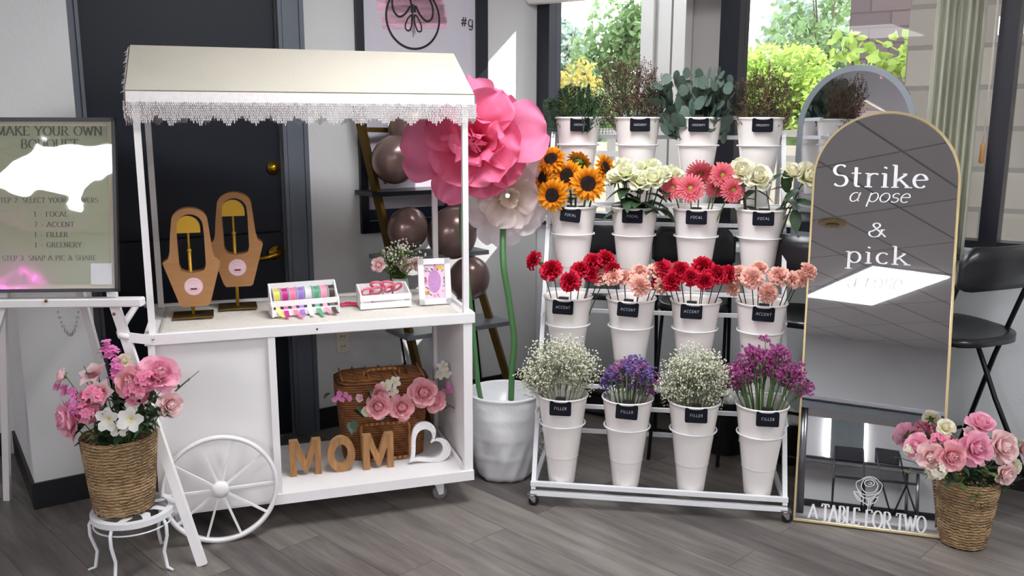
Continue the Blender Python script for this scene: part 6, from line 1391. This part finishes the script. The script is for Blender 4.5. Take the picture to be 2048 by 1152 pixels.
def mtext(mb, txt, x0, x1, yb, yt, cap=1.0, xs=1.0, **k):
    a = mxy(x0, yb); b = mxy(x1, yb); c = mxy((x0+x1)/2, yt); h = (c[1]-(a[1]+b[1])/2)/cap; tr = k.pop('track', .1); w_ = text_width(txt, h, tr*h); write(mb, txt, a[0], (a[1]+b[1])/2, h, track=tr, align='L', y=-.0012, xs=(b[0]-a[0])/w_, **k)
def mword(nm, *a, **k): mb = MB(); mtext(mb, *a, **k); mb.build('lettering', M['vinylwhite'], t, False)
mword('w', 'Strike', 1664, 1856, 374, 331, thick=.15, thin=.05, track=.12)
mword('w', 'a pose', 1696, 1818, 404, 386, cap=.62, thick=.09, thin=.05, serif=False, track=.02, slant=.25)
mword('w', '&', 1736, 1772, 474, 446, thick=.14, thin=.05, serif=False)
mword('w', 'pick', 1692, 1815, 527, 492, thick=.15, thin=.05, track=.14)
mword('w', 'a rose', 1692, 1802, 578, 556, cap=.62, thick=.09, thin=.05, serif=False, track=.06, slant=.2)
words = [('A', 1617, 1634, 1036, 1008), ('TABLE', 1642, 1718, 1045, 1012), ('FOR', 1729, 1782, 1056, 1022), ('TWO', 1791, 1851, 1062, 1030)]
for w_, x0, x1, yb, yt in words: mword('w', w_, x0, x1, yb, yt, thick=.14, thin=.045, track=.06)
mb = MB(); U = lambda x, y: mxy(1560+x/2.166, 620+y/2.165)
def mloop(pts, wd=.0028, closed=False):
    P_ = pts+([pts[0]] if closed else []); n = len(P_); out = []
    for i in range(n-1):
        p0, p1, p2, p3 = P_[max(i-1, 0)], P_[i], P_[i+1], P_[min(i+2, n-1)]
        for s_ in range(5): q = s_/5; out.append(tuple(.5*((2*p1[k])+(-p0[k]+p2[k])*q+(2*p0[k]-5*p1[k]+4*p2[k]-p3[k])*q*q+(-p0[k]+3*p1[k]-3*p2[k]+p3[k])*q**3) for k in (0, 1)))
    out.append(P_[-1]); ribbon(mb, [U(*p_) for p_ in out], wd, -.0012)
mloop([(385, 735), (368, 742), (370, 758), (390, 764), (408, 754), (402, 738)], closed=True); mloop([(388, 745), (398, 750), (388, 756), (380, 750)])
mloop([(360, 740), (352, 765), (372, 790), (408, 788), (424, 762), (412, 738), (388, 726), (366, 732)], closed=True)
mloop([(350, 735), (330, 748), (336, 775), (356, 795), (380, 802)]); mloop([(425, 740), (442, 755), (436, 780), (414, 796), (380, 802)]); mloop([(352, 735), (375, 722), (405, 724), (428, 740)])
mloop([(338, 778), (350, 805), (384, 816), (420, 800), (436, 782)]); mloop([(384, 816), (382, 845), (380, 868)], .003); mloop([(390, 816), (390, 845), (388, 868)], .002)
mloop([(318, 786), (340, 790), (358, 808), (356, 828), (336, 818), (318, 786)]); mloop([(318, 786), (356, 828), (380, 845)]); mloop([(425, 808), (400, 818), (392, 838), (412, 832), (425, 808)])
mb.build('rose_outline', M['vinylwhite'], t, False)
MB().bar((mc, .02, 1.1), (mc, .42, .28), .03, .012, (1, 0, 0)).build('back_stand', M['blackmetal'], t, False)
# second mirror, round topped, on the sill against the pane
M2F = WINF; p = at(WINF, 1712, 130, -.13); ua, ub = at(WINF, 1588, 300, -.13).x, at(WINF, 1832, 300, -.13).x; rr = (ub-ua)/2*1.06
t = thing('arched_wall_mirror', 'second arched mirror with a silver edge standing on the window sill', 'mirror', G(WINF, (ua+ub)/2, -.14, 1.03), WINF[2], rot=(-.01, 0, -.86))
mc = 0; HT = p.z-1.03
MB().prism(arch(2*rr, 0, HT), 0, .006).build('mirror_glass', M['mirror'], t, False)
archring(2*rr, 0, HT, 2*rr-.05, .02, HT-.025, -.004, 0).build('bevelled_rim', mat('bevel_silver', (176, 186, 196), .3, .5, amt=0), t, False)
for k, (px, py) in enumerate(((1768, 150), (1780, 157), (1800, 175), (1806, 195), (1815, 205), (1822, 218))):
    h = at(WINF, px, py, -.15); tt = thing('silk_blossom', ('topmost', 'second', 'third', 'fourth', 'fifth', 'lowest')[k]+' pink blossom on the rim of the second arched mirror', 'flower', G(WINF, h.x, -.15, h.z), WINF[2], 'pink blossoms on the second mirror rim', rot=(1.4, 0, WINF[2]))
    inst('petals', PKF[0], tt, scale=.9); inst('centre', WHF[0], tt, (0, 0, .004), scale=.4)
# ================================================================== BAR STOOLS
def bar_stool(lb, x, y, rz, group='black bar stools', scale=1):
    t = thing('bar_stool', lb, 'bar stool', (x, y, 0), rz, group); t.scale = (scale, scale, 1)
    r = .0105
    for s_ in (-1, 1):
        MB().tube([(s_*.21, .19, 0.012), (s_*.205, .02, .6), (s_*.2, -.1, .94), (s_*.195, -.12, 1.0)], r, 10).build('rear_leg', M['blackmetal'], t)   # runs up into the backrest
        MB().tube([(s_*.19, -.26, .012), (s_*.185, -.02, .42), (s_*.18, .1, .66), (s_*.17, .13, .71), (s_*.15, .1, .725)], r, 10).build('front_leg', M['blackmetal'], t)
    for y_, z_ in ((-.19, .14), (.13, .25)): MB().tube([(-.19, y_, z_), (.19, y_, z_)], .008, 8).build('foot_rail', M['blackmetal'], t)
    mb = MB(); vs = []; nx, ny = 14, 10
    for i in range(nx+1):
        for j in range(ny+1):
            a = -1+2*i/nx; b = -1+2*j/ny; e = 3.2; m_ = max(1e-6, (abs(a)**e+abs(b)**e))**(1/e); s_ = max(abs(a), abs(b))/m_ if m_ > 0 else 1
            vs.append((a*s_*.2, b*s_*.17+.04, .735-.018*(1-a*a)*(1-b*b)+.012*b))
    mb.add(vs, [(i*(ny+1)+j, (i+1)*(ny+1)+j, (i+1)*(ny+1)+j+1, i*(ny+1)+j+1) for i in range(nx) for j in range(ny)]); o = mb.build('seat', M['leather'], t); sm = o.modifiers.new('t', 'SOLIDIFY'); sm.thickness = .03; sm.offset = -1
    mb = MB(); vs = []; n = 18
    for i in range(n+1):
        a = -1+2*i/n; yy = -.12-.055*(1-a*a); top = 1.09-.06*max(0, abs(a)-.8)/.2*abs(a); bot = .915+.012*(1-a*a)+.02*max(0, abs(a)-.85)/.15
        for z_ in (bot, (bot*2+top)/3, (bot+2*top)/3, top): vs.append((a*.225, yy, z_))
    mb.add(vs, [(i*4+j, (i+1)*4+j, (i+1)*4+j+1, i*4+j+1) for i in range(n) for j in range(3)]); o = mb.build('backrest', M['leather'], t); sm = o.modifiers.new('t', 'SOLIDIFY'); sm.thickness = .018
    return t
sp = at((0, 3.32, 0), 2002, 1046)
bar_stool('black bar stool at the right edge behind the arched mirror', 1.83, 3.45, rad(24))
# backs seen between the buckets
for (px, v, lb, dz) in ((1198, -.42, 'black bar stool half hidden behind the sunflower bucket', 0), (1391, -.42, 'black bar stool behind the gerbera bucket', 0), (1622, -.42, 'black bar stool between the rack and the arched mirror', 0)):
    p = at(WINF, px, 480, v); w_ = G(WINF, p.x, v); bar_stool(lb, w_.x, w_.y, WINF[2]+(.35 if px < 1600 else .1), scale=.82)
# small wall shelf with bracket
p0 = at(WINF, 1438, 485, -.12)
t = thing('wall_shelf', 'small white shelf with a curved bracket under the window', 'shelf', G(WINF, p0.x, -.12, p0.z), WINF[2])
MB().box((.25, 0, -.012), (.5, .2, .03), bev=.004).build('shelf_board', M['sill'], t, False)
MB().tube([(.06, 0, -.03), (.07, 0, -.08), (.05, 0, -.12), (.02, 0, -.13), (.01, 0, -.115)], .011, 8).build('scroll_bracket', M['sill'], t)
# bins on the floor behind the rack
def bin_(lb, px, py, r, h, y):
    d = ray(px, py); p = Vector((0, 0, CAM_H))+d*(-CAM_H/d.z); t = thing('waste_bin', lb, 'bin', (p.x, p.y+r, 0), 0)
    MB().lathe([(0, .002), (r*.86, .002), (r*.9, .01), (r, h-.01), (r*1.03, h), (r*.98, h), (r*.86, .02), (0, .015)], 32).build('bin_body', M['black'], t)
    mb = MB(); R = random.Random(px)
    for k in range(12): mb.sphere((R.uniform(-.6, .6)*r, R.uniform(-.6, .6)*r, h-.01+R.uniform(0, .03)), R.uniform(.02, .045), 8, 6)
    mb.build('crumpled_paper', M['paperwhite'], t)
bin_('black waste bin on the floor behind the third and fourth bottom buckets', 1456, 915, .1, .26, 0)
bin_('black waste bin on the floor beside the arched mirror', 1592, 935, .1, .2, 0)
d = ray(1190, 828); p = Vector((0, 0, CAM_H))+d*(-CAM_H/d.z)
t = thing('storage_box', 'black storage box on the floor by the corner behind the rack', 'box', (p.x, p.y+.1, 0), WINF[2]); MB().box((0, 0, .06), (.34, .2, .12), bev=.01).build('box_body', M['black'], t); MB().box((0, 0, .13), (.36, .22, .02), bev=.006).build('box_lid', M['black'], t)
# ================================================================== BACK OF THE ROOM (seen in the arched mirror)
def table(lb, c0, c1, depth, z, n=(-.595, -.804)):
    a, b = Vector((c0[0], c0[1], 0)), Vector((c1[0], c1[1], 0)); L = (b-a).length; d = (b-a)/L; an = math.atan2(d.y, d.x)
    t = thing('grey_table', lb, 'table', (a+b)/2, an); s_ = -1
    MB().box((0, s_*depth/2, z), (L, depth, .03), bev=.004).build('table_top', M['darktop' if 'dark' in lb else 'tabletop'], t, False)
    MB().box((0, s_*depth/2, z-.045), (L-.08, depth-.1, .05)).build('apron', M['steel'], t, False)
    for x in (-L/2+.12, L/2-.12):
        for y in (.08, depth-.08): MB().tube([(x, s_*y, 0), (x, s_*y, z-.02)], .024, 14).build('leg', M['steel'], t)
table('grey table with steel legs behind the camera, reflected nearest in the mirror', (.5, 1.03), (1.66, .0), .62, .752)
table('dark table by the far wall with folding chairs, reflected in the mirror', (-1.7, -6.75), (.15, -8.05), .5, .74)
def fold_chair(lb, x, y, rz):
    t = thing('folding_chair', lb, 'chair', (x, y, 0), rz, 'folding chairs at the far wall')
    for s_ in (-1, 1):
        MB().tube([(s_*.21, -.2, .01), (s_*.2, .02, .45), (s_*.19, .14, .83), (s_*.13, .15, .87)], .012, 8).build('leg', M['blackmetal'], t); MB().tube([(s_*.19, .24, .01), (s_*.19, .0, .42)], .012, 8).build('leg', M['blackmetal'], t)
    MB().box((0, -.03, .45), (.38, .36, .03), bev=.012).build('seat', M['leather'], t); MB().box((0, .15, .78), (.4, .03, .2), bev=.014).build('backrest', M['leather'], t)
fold_chair('left folding chair under the far wall mirror', -.6, -6.1, rad(165)); fold_chair('right folding chair under the far wall mirror', .02, -5.9, rad(130))
fw_ = (-1.769, -7.348, -.637)
t = thing('lit_wall_mirror', 'square wall mirror with a lit white border on the far wall', 'mirror', G(WINF, at(WINF, 0, 0).x*0, 0), WINF[2])
u_, v_ = wloc(-1.05, -7.9); t.location = G(WINF, u_, -11.05, 0)
MB().box((0, -.0, 1.1), (.6, .03, .62)).build('mirror_glass', mat('dull_mirror', (150, 160, 160), .15, .9), t, False)
E_ = emit('mirror_light', (255, 250, 250), 4)
for x in (-.3, .3): MB().box((x, .0, 1.1), (.05, .04, .64)).build('light_strip', E_, t, False)
t = thing('neon_sign', 'looping magenta neon line on the far wall, seen only as a pink reflection', 'neon light', G(WINF, 1.75, -11.03, 1.98), WINF[2])
mb = MB(); mb.tube([(-.32+.64*q/60, 0, .05*sin(q*.75)*(1+.4*sin(q*.2))+.02*sin(q*.21)) for q in range(61)], .012, 8)
mb.build('neon_tube', emit('neon_pink', (255, 70, 225), 22), t); MB().box((0, -.0, -.09), (.5, .02, .02)).build('neon_bracket', M['black'], t)
